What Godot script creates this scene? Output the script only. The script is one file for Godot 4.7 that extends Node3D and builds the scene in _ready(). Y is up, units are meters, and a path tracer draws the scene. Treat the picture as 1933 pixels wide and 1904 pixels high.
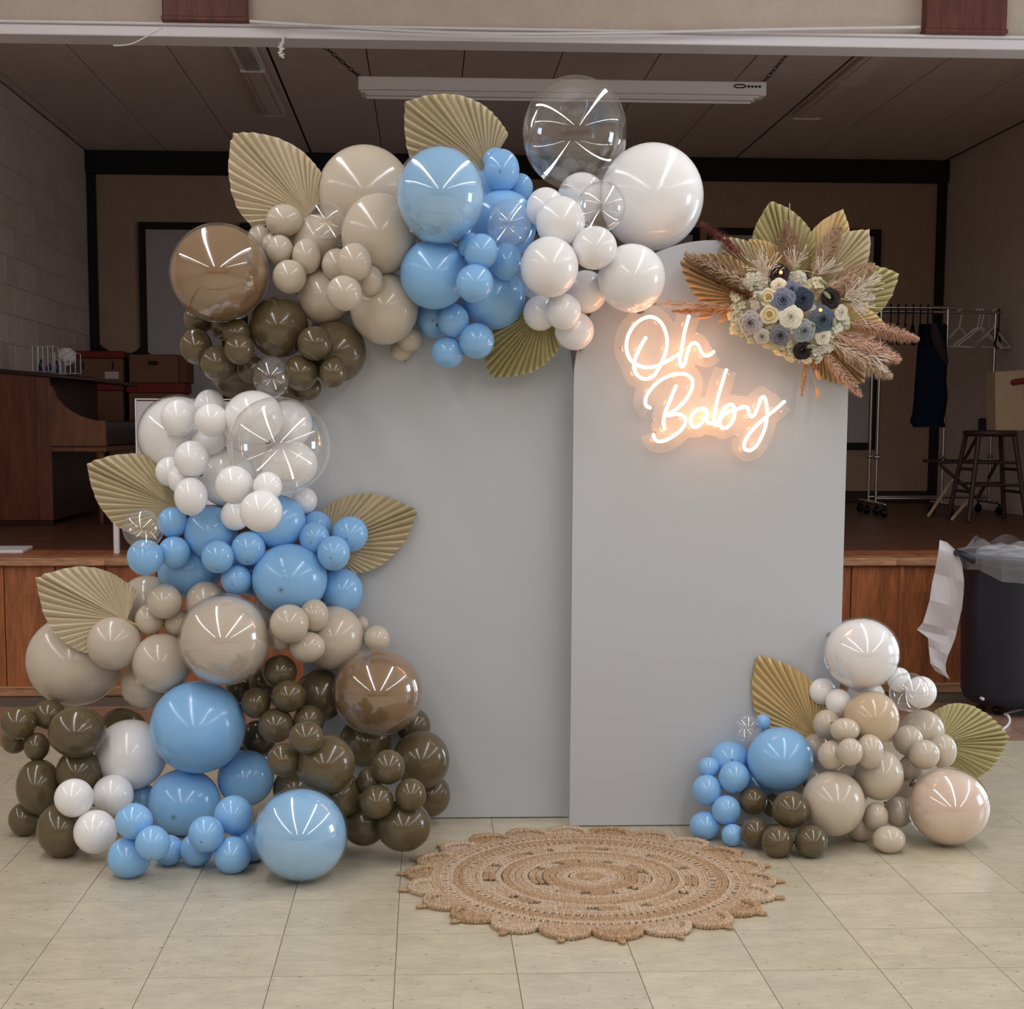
extends Node3D

# ---- camera constants: focal length and principal point in pixels of the 1933x1904 frame ----
const FPX := 2850.0
const CXP := 933.0
const CYP := 1105.0
const EYE := Vector3(0, 1.36, 0)
const CAM_ROT := Vector3(-0.105043, -0.045750, 0.004)

var rng := RandomNumberGenerator.new()
var cam_basis: Basis
var M := {}
var taken := {}


func at(px: float, py: float, depth: float) -> Vector3:
	var d := cam_basis * Vector3((px - CXP) / FPX, -(py - CYP) / FPX, -1.0)
	return EYE + d * (depth / -d.z)


func on_level(px: float, py: float, h: float) -> Vector3:
	var d := cam_basis * Vector3((px - CXP) / FPX, -(py - CYP) / FPX, -1.0)
	return EYE + d * ((h - EYE.y) / d.y)


# ------------------------------------------------------------------ helpers
func numbered(called: String) -> String:
	if not taken.has(called):
		taken[called] = 0
		return called
	taken[called] += 1
	return "%s_%03d" % [called, taken[called]]


func tag(o: Node, label: String, category := "", group := "", kind := "") -> Node:
	if label: o.set_meta("label", label)
	if category: o.set_meta("category", category)
	if group: o.set_meta("group", group)
	if kind: o.set_meta("kind", kind)
	return o


func thing(called: String, label: String, category: String, where := Vector3.ZERO, group := "") -> Node3D:
	var o := Node3D.new()
	o.name = numbered(called)
	add_child(o)
	o.position = where
	tag(o, label, category, group)
	return o


# vertices are given in world coordinates; the mesh is moved back by its parent's place
func place(called: String, mesh: Mesh, material: Material, parent: Node3D = self, where := Vector3.ZERO) -> MeshInstance3D:
	var o := MeshInstance3D.new()
	o.mesh = mesh
	o.material_override = material
	if parent == self:
		o.name = numbered(called)
		o.position = where
		add_child(o)
	else:
		o.name = called
		var off := Vector3.ZERO
		var p: Node = parent
		while p != self:
			off += (p as Node3D).position
			p = p.get_parent()
		o.position = where - off
		parent.add_child(o, true)
	return o


func obj(called: String, st: SurfaceTool, material: Material, parent: Node3D = self) -> MeshInstance3D:
	return place(called, st.commit(), material, parent)


func struct(called: String, st: SurfaceTool, material: Material) -> MeshInstance3D:
	var o := obj(called, st, material)
	o.set_meta("kind", "structure")
	return o


func new_st() -> SurfaceTool:
	var st := SurfaceTool.new()
	st.begin(Mesh.PRIMITIVE_TRIANGLES)
	return st


func tri(st: SurfaceTool, a: Vector3, b: Vector3, c: Vector3, inside: Vector3) -> void:
	# clockwise as seen from outside
	var n := (c - a).cross(b - a)
	if n.dot((a + b + c) / 3.0 - inside) < 0.0:
		var t := b
		b = c
		c = t
		n = -n
	n = n.normalized()
	for v in [a, b, c]:
		st.set_normal(n)
		st.add_vertex(v)


func quad(st: SurfaceTool, a: Vector3, b: Vector3, c: Vector3, d: Vector3, inside: Vector3) -> void:
	tri(st, a, b, c, inside)
	tri(st, a, c, d, inside)


func box(st: SurfaceTool, lo: Vector3, hi: Vector3, bev := 0.0, xf := Transform3D.IDENTITY) -> void:
	var c := (lo + hi) / 2.0
	var h := (hi - lo) / 2.0
	var e := minf(bev, minf(h.x, minf(h.y, h.z)) * 0.49)
	var mid := xf * c
	var axes := [Vector3.RIGHT, Vector3.UP, Vector3.BACK]
	if e <= 0.0:
		for k in 3:
			for s in [-1.0, 1.0]:
				var n: Vector3 = axes[k] * h[k] * s
				var u: Vector3 = axes[(k + 1) % 3] * h[(k + 1) % 3]
				var v: Vector3 = axes[(k + 2) % 3] * h[(k + 2) % 3]
				quad(st, xf * (c + n - u - v), xf * (c + n + u - v), xf * (c + n + u + v), xf * (c + n - u + v), mid)
		return
	for k in 3:
		var k1 := (k + 1) % 3
		var k2 := (k + 2) % 3
		for s in [-1.0, 1.0]:
			var n: Vector3 = axes[k] * h[k] * s
			var u: Vector3 = axes[k1] * (h[k1] - e)
			var v: Vector3 = axes[k2] * (h[k2] - e)
			quad(st, xf * (c + n - u - v), xf * (c + n + u - v), xf * (c + n + u + v), xf * (c + n - u + v), mid)
			for s2 in [-1.0, 1.0]:
				# edge between face k and face k1
				var a1: Vector3 = axes[k] * h[k] * s + axes[k1] * (h[k1] - e) * s2
				var a2: Vector3 = axes[k] * (h[k] - e) * s + axes[k1] * h[k1] * s2
				quad(st, xf * (c + a1 - v), xf * (c + a1 + v), xf * (c + a2 + v), xf * (c + a2 - v), mid)
	for sx in [-1.0, 1.0]:
		for sy in [-1.0, 1.0]:
			for sz in [-1.0, 1.0]:
				var g := Vector3(sx, sy, sz)
				var i := h - Vector3(e, e, e)
				tri(st, xf * (c + g * Vector3(h.x, i.y, i.z)), xf * (c + g * Vector3(i.x, h.y, i.z)), xf * (c + g * Vector3(i.x, i.y, h.z)), mid)


# a smooth tube along points; radius may be a list
func tube(st: SurfaceTool, pts: PackedVector3Array, radii, sides := 8, closed := false, capped := true) -> void:
	var n := pts.size()
	if n < 2:
		return
	var frames := []
	var prev_u := Vector3.ZERO
	for i in n:
		var a := pts[(i - 1 + n) % n] if closed or i > 0 else pts[i]
		var b := pts[(i + 1) % n] if closed or i < n - 1 else pts[i]
		var t := (b - a).normalized()
		var u: Vector3
		if prev_u == Vector3.ZERO:
			u = t.cross(Vector3.UP)
			if u.length() < 0.1:
				u = t.cross(Vector3.RIGHT)
		else:
			u = prev_u - t * prev_u.dot(t)
		u = u.normalized()
		prev_u = u
		frames.append([u, t.cross(u).normalized(), t])
	var ring := func(i: int, j: int) -> Array:
		var f = frames[i % n]
		var ang := TAU * j / sides
		var dir: Vector3 = f[0] * cos(ang) + f[1] * sin(ang)
		var r: float = radii[i % n] if radii is Array or radii is PackedFloat32Array else radii
		return [pts[i % n] + dir * r, dir]
	for i in (n if closed else n - 1):
		for j in sides:
			var p00 = ring.call(i, j)
			var p10 = ring.call(i + 1, j)
			var p11 = ring.call(i + 1, j + 1)
			var p01 = ring.call(i, j + 1)
			for v in [p00, p10, p11, p00, p11, p01]:
				st.set_normal(v[1])
				st.add_vertex(v[0])
	if capped and not closed:
		for e in [0, n - 1]:
			var sgn := -1.0 if e == 0 else 1.0
			var nrm: Vector3 = frames[e][2] * sgn
			var r: float = radii[e] if radii is Array or radii is PackedFloat32Array else radii
			var bulge := pts[e] + nrm * r * 0.6
			for j in sides:
				var a = ring.call(e, j)
				var b = ring.call(e, j + 1)
				var order := [a, b, [bulge, nrm]] if e == 0 else [b, a, [bulge, nrm]]
				for v in order:
					st.set_normal((v[1] + nrm * 0.6).normalized())
					st.add_vertex(v[0])


func bar(st: SurfaceTool, a: Vector3, b: Vector3, r: float, sides := 8) -> void:
	tube(st, PackedVector3Array([a, b]), r, sides)


# surface of revolution about an axis through c; profile of (radius, height)
func lathe(st: SurfaceTool, c: Vector3, profile: Array, segs := 32, axis := Basis.IDENTITY, tints := []) -> void:
	var n := profile.size()
	var nrm := []
	for i in n:
		var a: Vector2 = profile[maxi(i - 1, 0)]
		var b: Vector2 = profile[mini(i + 1, n - 1)]
		var d := b - a
		nrm.append(Vector2(d.y, -d.x).normalized() if d.length() > 1e-9 else Vector2(1, 0))
	for i in n - 1:
		for j in segs:
			var corner := []
			for k in [[i, j], [i + 1, j], [i + 1, j + 1], [i, j + 1]]:
				var ang: float = TAU * k[1] / segs
				var p: Vector2 = profile[k[0]]
				var q: Vector2 = nrm[k[0]]
				corner.append([c + axis * Vector3(cos(ang) * p.x, p.y, sin(ang) * p.x), axis * Vector3(cos(ang) * q.x, q.y, sin(ang) * q.x), k[0]])
			for k in [0, 2, 1, 0, 3, 2]:
				if tints.size():
					st.set_color(tints[corner[k][2]])
				st.set_normal((corner[k][1] as Vector3).normalized())
				st.add_vertex(corner[k][0])


func catmull(ctrl: PackedVector3Array, per := 8, closed := false) -> PackedVector3Array:
	var out := PackedVector3Array()
	var n := ctrl.size()
	for i in (n if closed else n - 1):
		var p0 := ctrl[(i - 1 + n) % n] if closed or i > 0 else ctrl[0] * 2.0 - ctrl[1]
		var p1 := ctrl[i]
		var p2 := ctrl[(i + 1) % n]
		var p3 := ctrl[(i + 2) % n] if closed or i < n - 2 else ctrl[n - 1] * 2.0 - ctrl[n - 2]
		for k in per:
			var t := float(k) / per
			out.append(0.5 * ((2.0 * p1) + (p2 - p0) * t + (2.0 * p0 - 5.0 * p1 + 4.0 * p2 - p3) * t * t + (3.0 * p1 - p0 - 3.0 * p2 + p3) * t * t * t))
	if not closed:
		out.append(ctrl[n - 1])
	return out


# ------------------------------------------------------------------ materials
func mat(called: String, c: Color, rough := 0.6, spec := 0.5, metal := 0.0) -> StandardMaterial3D:
	var m := StandardMaterial3D.new()
	m.resource_name = called
	m.albedo_color = c
	m.roughness = rough
	m.metallic_specular = spec
	m.metallic = metal
	M[called] = m
	return m


func rgb8(r: int, g: int, b: int) -> Color:
	return Color8(r, g, b)


func textured(m: StandardMaterial3D, img: Image, metres: float) -> void:
	img.generate_mipmaps()
	m.albedo_texture = ImageTexture.create_from_image(img)
	m.uv1_triplanar = true
	m.uv1_world_triplanar = true
	m.uv1_scale = Vector3.ONE / metres


func noise(sd: int, freq: float, oct := 4) -> FastNoiseLite:
	var n := FastNoiseLite.new()
	n.seed = sd
	n.frequency = freq
	n.fractal_octaves = oct
	n.noise_type = FastNoiseLite.TYPE_SIMPLEX_SMOOTH
	return n


# grain runs along the picture's x (stretch < 1) or y axis
func grain_image(size: int, sx: float, sy: float, amount: float, sd: int) -> Image:
	var img := Image.create_empty(size, size, false, Image.FORMAT_RGB8)
	var a := noise(sd, 0.01, 4)
	var b := noise(sd + 7, 0.05, 2)
	for y in size:
		for x in size:
			var v := 1.0 - amount * (0.5 + 0.6 * a.get_noise_2d(x * sx, y * sy) + 0.4 * b.get_noise_2d(x * sx, y * sy))
			img.set_pixel(x, y, Color(v, v, v))
	return img


func floor_image() -> Image:
	var size := 1024
	var img := Image.create_empty(size, size, false, Image.FORMAT_RGB8)
	var a := noise(3, 0.012, 4)
	var b := noise(9, 0.06, 3)
	for y in size:
		for x in size:
			var v := 0.95 + 0.06 * a.get_noise_2d(x * 0.5, y) + 0.045 * b.get_noise_2d(x * 0.35, y)
			img.set_pixel(x, y, Color(minf(v * 1.0, 1.0), minf(v * 0.997, 1.0), minf(v * 0.98, 1.0)))
	for k in 620:
		var x := rng.randi_range(8, size - 20)
		var y := rng.randi_range(8, size - 8)
		var w := rng.randi_range(2, 9)
		var h := rng.randi_range(1, 3)
		var dark := rng.randf_range(0.35, 0.82)
		for dy in h:
			for dx in w - dy:
				var p := img.get_pixel(x + dx + dy, y + dy)
				img.set_pixel(x + dx + dy, y + dy, p * Color(dark, dark * 0.96, dark * 0.88))
	return img


func make_materials() -> void:
	var wood := grain_image(512, 2.2, 0.22, 0.3, 21)
	var boards := grain_image(512, 0.25, 2.0, 0.4, 33)
	var rough_img := grain_image(512, 1.0, 1.0, 0.05, 55)
	var jute := grain_image(256, 4.0, 4.0, 0.42, 71)
	var flr := floor_image()

	for k in 4:
		var m := mat("tile_%d" % k, [rgb8(206, 195, 174), rgb8(202, 192, 172), rgb8(209, 198, 177), rgb8(203, 193, 170)][k], 0.32, 0.5)
		textured(m, flr, 1.25)
		m.uv1_offset = Vector3(0.31 * k, 0.0, 0.57 * k)
	for k in 2:
		var m := mat("border_%d" % k, [rgb8(160, 126, 108), rgb8(154, 120, 103)][k], 0.34, 0.5)
		textured(m, flr, 1.25)
		m.uv1_offset = Vector3(0.23 * k, 0.0, 0.41 * k)
	mat("slab", rgb8(96, 88, 76), 0.8)
	textured(mat("hall_wall", rgb8(206, 190, 176), 0.75), rough_img, 0.9)
	mat("hall_ceiling", rgb8(222, 216, 206), 0.9)
	mat("white_trim", rgb8(232, 226, 232), 0.45)
	textured(mat("beam_red", rgb8(116, 58, 48), 0.55), wood, 0.8)
	for k in 3:
		textured(mat("plank_%d" % k, [rgb8(182, 106, 62), rgb8(174, 99, 58), rgb8(187, 112, 68)][k], 0.42), wood, 0.9)
		M["plank_%d" % k].uv1_offset = Vector3(0.37 * k, 0.21 * k, 0.0)
	textured(mat("nosing", rgb8(206, 150, 112), 0.45), boards, 0.8)
	textured(mat("stage_boards", rgb8(118, 72, 54), 0.4), boards, 1.2)
	textured(mat("stage_wall", rgb8(230, 212, 202), 0.85), rough_img, 1.1)
	textured(mat("block", rgb8(214, 194, 181), 0.85), rough_img, 0.7)
	textured(mat("block_warm", rgb8(208, 188, 174), 0.85), rough_img, 0.8)
	mat("mortar", rgb8(190, 172, 160), 0.95)
	textured(mat("back_wall", rgb8(190, 162, 140), 0.85), rough_img, 1.0)
	mat("black_trim", rgb8(24, 17, 20), 0.7)
	mat("grey_board", rgb8(196, 190, 190), 0.6)
	textured(mat("stage_ceiling", rgb8(226, 206, 200), 0.9), rough_img, 1.3)
	mat("ceiling_seam", rgb8(52, 40, 38), 0.9)
	mat("fixture_white", rgb8(236, 228, 230), 0.45)
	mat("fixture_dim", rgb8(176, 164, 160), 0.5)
	mat("dark_metal", rgb8(38, 32, 32), 0.45, 0.5, 0.6)
	mat("chrome", rgb8(190, 186, 184), 0.22, 0.5, 1.0)
	mat("white_plastic", rgb8(225, 220, 222), 0.4)
	mat("panel_white", rgb8(196, 200, 206), 0.55)
	mat("panel_edge", rgb8(206, 206, 206), 0.6)
	# latex
	for e in [["s", rgb8(212, 198, 180)], ["b", rgb8(148, 204, 255)], ["w", rgb8(251, 249, 250)], ["n", rgb8(100, 87, 62)], ["t", rgb8(211, 187, 158)], ["l", rgb8(238, 212, 194)], ["m", rgb8(146, 114, 80)], ["p", rgb8(158, 210, 252)]]:
		var m := mat("latex_" + e[0], e[1], 0.15, 0.6)
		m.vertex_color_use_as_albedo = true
		var through: float = {"w": 0.08, "b": 0.2, "p": 0.15, "s": 0.15, "t": 0.15, "l": 0.15, "m": 0.1, "n": 0.08}[e[0]]
		m.backlight_enabled = true
		m.backlight = Color(through, through, through).linear_to_srgb()
	var clear := mat("clear_film", Color(1, 1, 1, 0.016), 0.02, 0.55)
	clear.transparency = BaseMaterial3D.TRANSPARENCY_ALPHA
	var mirror := mat("film_gloss", Color(1, 1, 1, 0.085), 0.02, 0.5, 1.0)
	mirror.transparency = BaseMaterial3D.TRANSPARENCY_ALPHA
	var plain := Image.create_empty(4, 4, false, Image.FORMAT_RGB8)
	plain.fill(Color.WHITE)
	mirror.albedo_texture = ImageTexture.create_from_image(plain)
	var acr := mat("acrylic", Color(1, 0.97, 0.93, 0.15), 0.05, 0.5)
	acr.transparency = BaseMaterial3D.TRANSPARENCY_ALPHA
	var liner := mat("liner", Color(0.93, 0.93, 0.96, 0.2), 0.3, 0.5)
	liner.transparency = BaseMaterial3D.TRANSPARENCY_ALPHA
	var pane := mat("glass_pane", Color(0.95, 0.98, 1.0, 0.08), 0.02, 0.5)
	pane.transparency = BaseMaterial3D.TRANSPARENCY_ALPHA
	# dried plants
	for e in [["palm_tan", rgb8(209, 195, 164)], ["palm_pale", rgb8(220, 206, 180)], ["palm_green", rgb8(196, 186, 142)], ["palm_brown", rgb8(200, 172, 132)], ["palm_gold", rgb8(226, 204, 156)]]:
		mat(e[0], e[1], 0.75, 0.3)
	for e in [["plume_cream", rgb8(226, 202, 178)], ["plume_pink", rgb8(230, 194, 172)], ["plume_rose", rgb8(186, 128, 116)], ["plume_brown", rgb8(150, 106, 70)], ["plume_gold", rgb8(224, 174, 122)], ["plume_white", rgb8(232, 220, 208)]]:
		mat(e[0], e[1], 0.9, 0.2)
	for e in ["petal", "petal_soft"]:
		var m := mat(e, Color.WHITE, 0.7, 0.3)
		m.vertex_color_use_as_albedo = true
	mat("eucalyptus", rgb8(140, 146, 110), 0.7)
	textured(mat("jute", rgb8(240, 206, 172), 0.95, 0.2), jute, 0.12)
	textured(mat("jute_light", rgb8(250, 220, 190), 0.95, 0.2), jute, 0.1)
	textured(mat("jute_dark", rgb8(228, 190, 152), 0.95, 0.2), jute, 0.14)
	mat("cardboard", rgb8(124, 87, 66), 0.85)
	mat("cardboard_side", rgb8(110, 68, 48), 0.85)
	mat("red_lid", rgb8(122, 22, 20), 0.6)
	mat("label_paper", rgb8(200, 190, 190), 0.8)
	mat("tissue", rgb8(206, 196, 196), 0.9)
	textured(mat("piano_wood", rgb8(118, 61, 34), 0.35), wood, 0.9)
	textured(mat("piano_light", rgb8(132, 76, 46), 0.35), wood, 0.9)
	mat("piano_dark", rgb8(44, 22, 18), 0.35)
	mat("ivory", rgb8(206, 198, 186), 0.4)
	mat("navy_cloth", rgb8(24, 28, 48), 0.95, 0.2)
	mat("plum_cloth", rgb8(60, 48, 58), 0.95, 0.2)
	textured(mat("burlap", rgb8(196, 170, 142), 0.95, 0.2), rough_img, 0.3)
	mat("stool_wood", rgb8(58, 36, 32), 0.5)
	mat("bin_plastic", rgb8(36, 38, 50), 0.42)
	mat("paper_grey", rgb8(206, 198, 200), 0.8)
	mat("bottle_blue", rgb8(30, 40, 84), 0.3)


func glow(called: String, c: Color, energy: float) -> StandardMaterial3D:
	var m := mat(called, c, 0.5)
	m.emission_enabled = true
	m.emission = c
	m.emission_energy_multiplier = energy
	return m


func _ready() -> void:
	# ---------------- camera, sky, light, exposure ----------------
	cam_basis = Basis.from_euler(CAM_ROT)
	rng.seed = 4711
	var cam := Camera3D.new()
	cam.name = "camera"
	add_child(cam)
	cam.position = EYE
	cam.basis = cam_basis
	cam.projection = Camera3D.PROJECTION_FRUSTUM
	cam.keep_aspect = Camera3D.KEEP_HEIGHT
	cam.near = 0.1
	cam.far = 60.0
	cam.size = cam.near * 1904.0 / FPX
	cam.frustum_offset = Vector2((966.5 - CXP) / FPX, -(952.0 - CYP) / FPX) * cam.near
	cam.current = true
	var env := Environment.new()
	env.background_mode = Environment.BG_COLOR
	env.background_color = Color(0.80, 0.90, 1.0)
	env.background_energy_multiplier = 1.6
	env.tonemap_mode = Environment.TONE_MAPPER_LINEAR
	env.tonemap_exposure = EXPOSURE
	env.sdfgi_enabled = true
	env.ssao_enabled = true
	env.ssil_enabled = true
	var we := WorldEnvironment.new()
	we.name = "world"
	we.environment = env
	add_child(we)
	var daylight := AreaLight3D.new()
	daylight.name = "window_daylight"
	daylight.area_size = Vector2(1.1, 2.0)
	daylight.light_color = Color(0.82, 0.91, 1.0)
	daylight.light_energy = DAYLIGHT
	daylight.shadow_enabled = true
	add_child(daylight)
	daylight.position = Vector3(6.1, 1.2, -7.52)
	daylight.basis = Basis(Vector3.UP, PI)     # shines along +z, into the hall

	var side_daylight := AreaLight3D.new()
	side_daylight.name = "side_window_daylight"
	side_daylight.area_size = Vector2(1.36, 1.66)
	side_daylight.light_color = Color(0.85, 0.92, 1.0)
	side_daylight.light_energy = SIDE_DAYLIGHT
	side_daylight.shadow_enabled = true
	add_child(side_daylight)
	side_daylight.position = Vector3(HX1 - 0.01, 1.6, -4.2)
	side_daylight.basis = Basis(Vector3.UP, PI / 2.0)     # shines along -x, into the hall
	for l in [daylight, side_daylight]:
		l.area_range = 30.0

	make_materials()
	build_hall()
	build_stage()
	build_hall_lights()
	build_stage_items()
	build_arches()
	build_rug()
	build_palm_leaves()
	build_balloons()
	build_neon()
	build_arrangement()


const EXPOSURE := 1.09
const DAYLIGHT := 14.0
const SIDE_DAYLIGHT := 5.0
const LAMP := 2.0
const NEON := 1.0
const HX0 := -6.8
const HX1 := 7.2
const HZ1 := 11.5
const SZ := -7.6          # stage front
const SX0 := -2.89
const SX1 := 4.58
const SB := -13.4         # stage back wall
const SH := 0.698         # stage floor height
const SC := 3.685         # stage ceiling height
const HEAD := 3.22        # underside of the header
const HC := 4.0           # hall ceiling


func build_hall() -> void:
	# floor: a slab carrying vinyl tiles, each tile its own piece
	var st := new_st()
	box(st, Vector3(HX0 - 0.15, -0.15, SZ - 0.15), Vector3(HX1 + 0.15, -0.0035, HZ1 + 0.15))
	var flr := struct("floor", st, M["tile_0"])
	var bed := new_st()
	box(bed, Vector3(-2.75, -0.0036, -7.6), Vector3(3.35, -0.0024, -2.9))
	obj("tile_bed", bed, M["slab"], flr)
	var pitch := 0.3055
	var half := pitch / 2.0 - 0.0008
	var tm := new_st()
	box(tm, Vector3(-half, -0.0028, -half + 0.0011), Vector3(half, 0, half - 0.0011), 0.0008)
	var tile := tm.commit()
	for j in 11:
		for i in 18:
			var x := 0.2285 + pitch * (i - 9 + 0.5)
			var z := -3.647 + pitch * 2.0 - pitch * (j + 0.5)
			place("tile", tile, M["tile_%d" % rng.randi_range(0, 3)], flr, Vector3(x, 0, z))
	# darker border tiles along the stage
	var last := -3.647 + pitch * 2.0 - pitch * 11.0
	for j in 4:
		for i in 18:
			var x := 0.2285 + pitch * (i - 9 + 0.5)
			var z := last - pitch * (j + 0.5)
			if z - half < SZ + 0.02:
				continue
			place("border_tile", tile, M["border_%d" % ((i * 7 + j * 3) % 2)], flr, Vector3(x, 0, z))
	# walls and ceiling of the hall
	st = new_st()
	box(st, Vector3(HX0 - 0.15, 0, SZ - 0.15), Vector3(HX0, HC, HZ1 + 0.15))
	struct("wall_left", st, M["hall_wall"])
	st = new_st()
	box(st, Vector3(HX1, 0, SZ - 0.15), Vector3(HX1 + 0.15, HC, -4.95))
	box(st, Vector3(HX1, 0, -4.95), Vector3(HX1 + 0.15, 0.7, -3.45))
	box(st, Vector3(HX1, 2.5, -4.95), Vector3(HX1 + 0.15, HC, -3.45))
	box(st, Vector3(HX1, 0, -3.45), Vector3(HX1 + 0.15, HC, HZ1 + 0.15))
	struct("wall_right", st, M["hall_wall"])
	st = new_st()
	box(st, Vector3(HX1 + 0.02, 0.7, -4.95), Vector3(HX1 + 0.1, 0.76, -3.45))
	box(st, Vector3(HX1 + 0.02, 2.44, -4.95), Vector3(HX1 + 0.1, 2.5, -3.45))
	box(st, Vector3(HX1 + 0.02, 0.76, -4.95), Vector3(HX1 + 0.1, 2.44, -4.89))
	box(st, Vector3(HX1 + 0.02, 0.76, -3.51), Vector3(HX1 + 0.1, 2.44, -3.45))
	var side_win := struct("window_2", st, M["white_trim"])
	st = new_st()
	box(st, Vector3(HX1 + 0.06, 0.76, -4.89), Vector3(HX1 + 0.065, 2.44, -3.51))
	obj("pane", st, M["glass_pane"], side_win)
	st = new_st()
	box(st, Vector3(HX0, 0, HZ1), Vector3(HX1, HC, HZ1 + 0.15))
	struct("wall_back", st, M["hall_wall"])
	st = new_st()
	box(st, Vector3(HX0, 0.05, HZ1 - 0.03), Vector3(HX1, 1.2, HZ1 - 0.002))
	struct("trim_1", st, M["plank_0"])
	st = new_st()
	box(st, Vector3(HX0 - 0.15, HC, SZ - 0.15), Vector3(HX1 + 0.15, HC + 0.15, HZ1 + 0.15))
	struct("ceiling", st, M["hall_ceiling"])
	# wall that frames the stage
	st = new_st()
	box(st, Vector3(HX0, 0, SZ - 0.15), Vector3(SX0, HC, SZ))
	box(st, Vector3(SX0, HEAD, SZ - 0.15), Vector3(SX1, HC, SZ))
	box(st, Vector3(SX1, 0, SZ - 0.15), Vector3(5.5, HC, SZ))
	box(st, Vector3(5.5, 0, SZ - 0.15), Vector3(6.7, 0.15, SZ))
	box(st, Vector3(5.5, 2.25, SZ - 0.15), Vector3(6.7, HC, SZ))
	box(st, Vector3(6.7, 0, SZ - 0.15), Vector3(HX1, HC, SZ))
	struct("wall_front", st, M["hall_wall"])
	# the tall window beside the stage
	st = new_st()
	box(st, Vector3(5.5, 0.15, SZ - 0.1), Vector3(5.56, 2.25, SZ - 0.02))
	box(st, Vector3(6.64, 0.15, SZ - 0.1), Vector3(6.7, 2.25, SZ - 0.02))
	box(st, Vector3(5.56, 2.19, SZ - 0.1), Vector3(6.64, 2.25, SZ - 0.02))
	box(st, Vector3(5.56, 0.15, SZ - 0.1), Vector3(6.64, 0.21, SZ - 0.02))
	var win := struct("window_1", st, M["white_trim"])
	st = new_st()
	box(st, Vector3(5.56, 0.21, SZ - 0.065), Vector3(6.64, 2.19, SZ - 0.06))
	obj("pane", st, M["glass_pane"], win)
	# header trim: a thin ledge over a white board
	st = new_st()
	box(st, Vector3(SX0 - 0.2, HEAD, SZ - 0.152), Vector3(SX1 + 0.2, HEAD + 0.05, SZ + 0.03), 0.004)
	box(st, Vector3(SX0 - 0.2, HEAD + 0.0505, SZ - 0.001), Vector3(SX1 + 0.2, HEAD + 0.062, SZ + 0.05), 0.003)
	struct("trim_2", st, M["white_trim"])
	# boxed red-brown beam ends on the header
	var spots := [Vector2(-1.256, -0.852), Vector2(2.446, 2.85)]
	for k in 2:
		st = new_st()
		box(st, Vector3(spots[k].x, HEAD + 0.066, SZ), Vector3(spots[k].y, HC, SZ + 0.075), 0.006)
		box(st, Vector3(spots[k].x - 0.004, HEAD + 0.0625, SZ), Vector3(spots[k].y + 0.004, HEAD + 0.085, SZ + 0.082), 0.004)
		tag(obj("beam_end", st, M["beam_red"]), ["red brown boxed beam end on the header above the top palm leaf", "red brown boxed beam end on the header above the coat rack"][k], "beam", "beam ends on the header")
	# the loose white cable above the trim
	st = new_st()
	tube(st, catmull(PackedVector3Array([at(472, 40, 7.52), at(560, 46, 7.51), at(760, 58, 7.52), at(966, 64, 7.52), at(1180, 62, 7.52), at(1450, 56, 7.52), at(1690, 52, 7.52), at(1736, 51, 7.55)]), 6), 0.0085, 8)
	tag(obj("cable", st, M["white_plastic"]), "white cable strung loosely along the header between the two beam ends", "cable")
	st = new_st()
	tube(st, catmull(PackedVector3Array([at(580, 47, 7.5), at(700, 55, 7.5), at(820, 62, 7.49), at(966, 67, 7.52)]), 6), 0.003, 6)
	tag(obj("cable", st, M["white_plastic"]), "thin second wire sagging beside the white cable on the header", "cable")
	st = new_st()
	tube(st, catmull(PackedVector3Array([at(313, 49, 7.5), at(285, 64, 7.48), at(255, 80, 7.47), at(236, 85, 7.46), at(214, 86, 7.46)]), 6), 0.0035, 6)
	tag(obj("string", st, M["white_plastic"]), "white string end curling down off the header trim beside the beam end", "string")
	st = new_st()
	tube(st, catmull(PackedVector3Array([at(524, 56, 7.55), at(532, 62, 7.53), at(534, 76, 7.53), at(530, 90, 7.53), at(529, 103, 7.53), at(535, 109, 7.53)]), 6), 0.006, 7)
	for k in 5:
		var c := at(532 - (k % 2) * 3, 82 + k * 5.5, 7.525)
		bar(st, c - Vector3(0.01, 0.004, 0), c + Vector3(0.01, 0.004, 0), 0.0055, 6)
	tag(obj("rope", st, M["white_plastic"]), "short frayed white rope tail hanging under the header trim", "rope")


func build_hall_lights() -> void:
	var glowing := glow("tube_light", Color(0.98, 0.985, 1.0), 2.0)
	var rows := [-4.9, -1.5, 1.7, 5.2]
	for i in rows.size():
		for k in 6:
			var c := Vector3(rows[i], HC - 0.06, -5.1 + 2.7 * k)
			var t := thing("ceiling_light", "long fluorescent ceiling light in row %s over the hall, place %s from the stage" % [["one", "two", "three", "four"][i], ["one", "two", "three", "four", "five", "six"][k]], "ceiling light", c, "fluorescent lights in rows over the hall")
			var st := new_st()
			box(st, c + Vector3(-0.16, 0.0, -1.33), c + Vector3(0.16, 0.06, 1.33), 0.008)
			obj("housing", st, M["fixture_white"], t)
			st = new_st()
			box(st, c + Vector3(-0.085, -0.03, -1.32), c + Vector3(0.085, -0.0005, 1.32), 0.01)
			obj("diffuser", st, glowing, t)
			var l := AreaLight3D.new()
			l.name = "tube_glow"
			l.area_size = Vector2(0.16, 2.62)
			l.light_color = Color(0.98, 0.985, 1.0)
			l.light_energy = LAMP
			l.light_size = 0.2
			l.shadow_enabled = true
			t.add_child(l, true)
			l.position = Vector3(0, -0.034, 0)
			l.basis = Basis(Vector3.RIGHT, -PI / 2.0)
			l.area_range = 30.0


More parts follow.
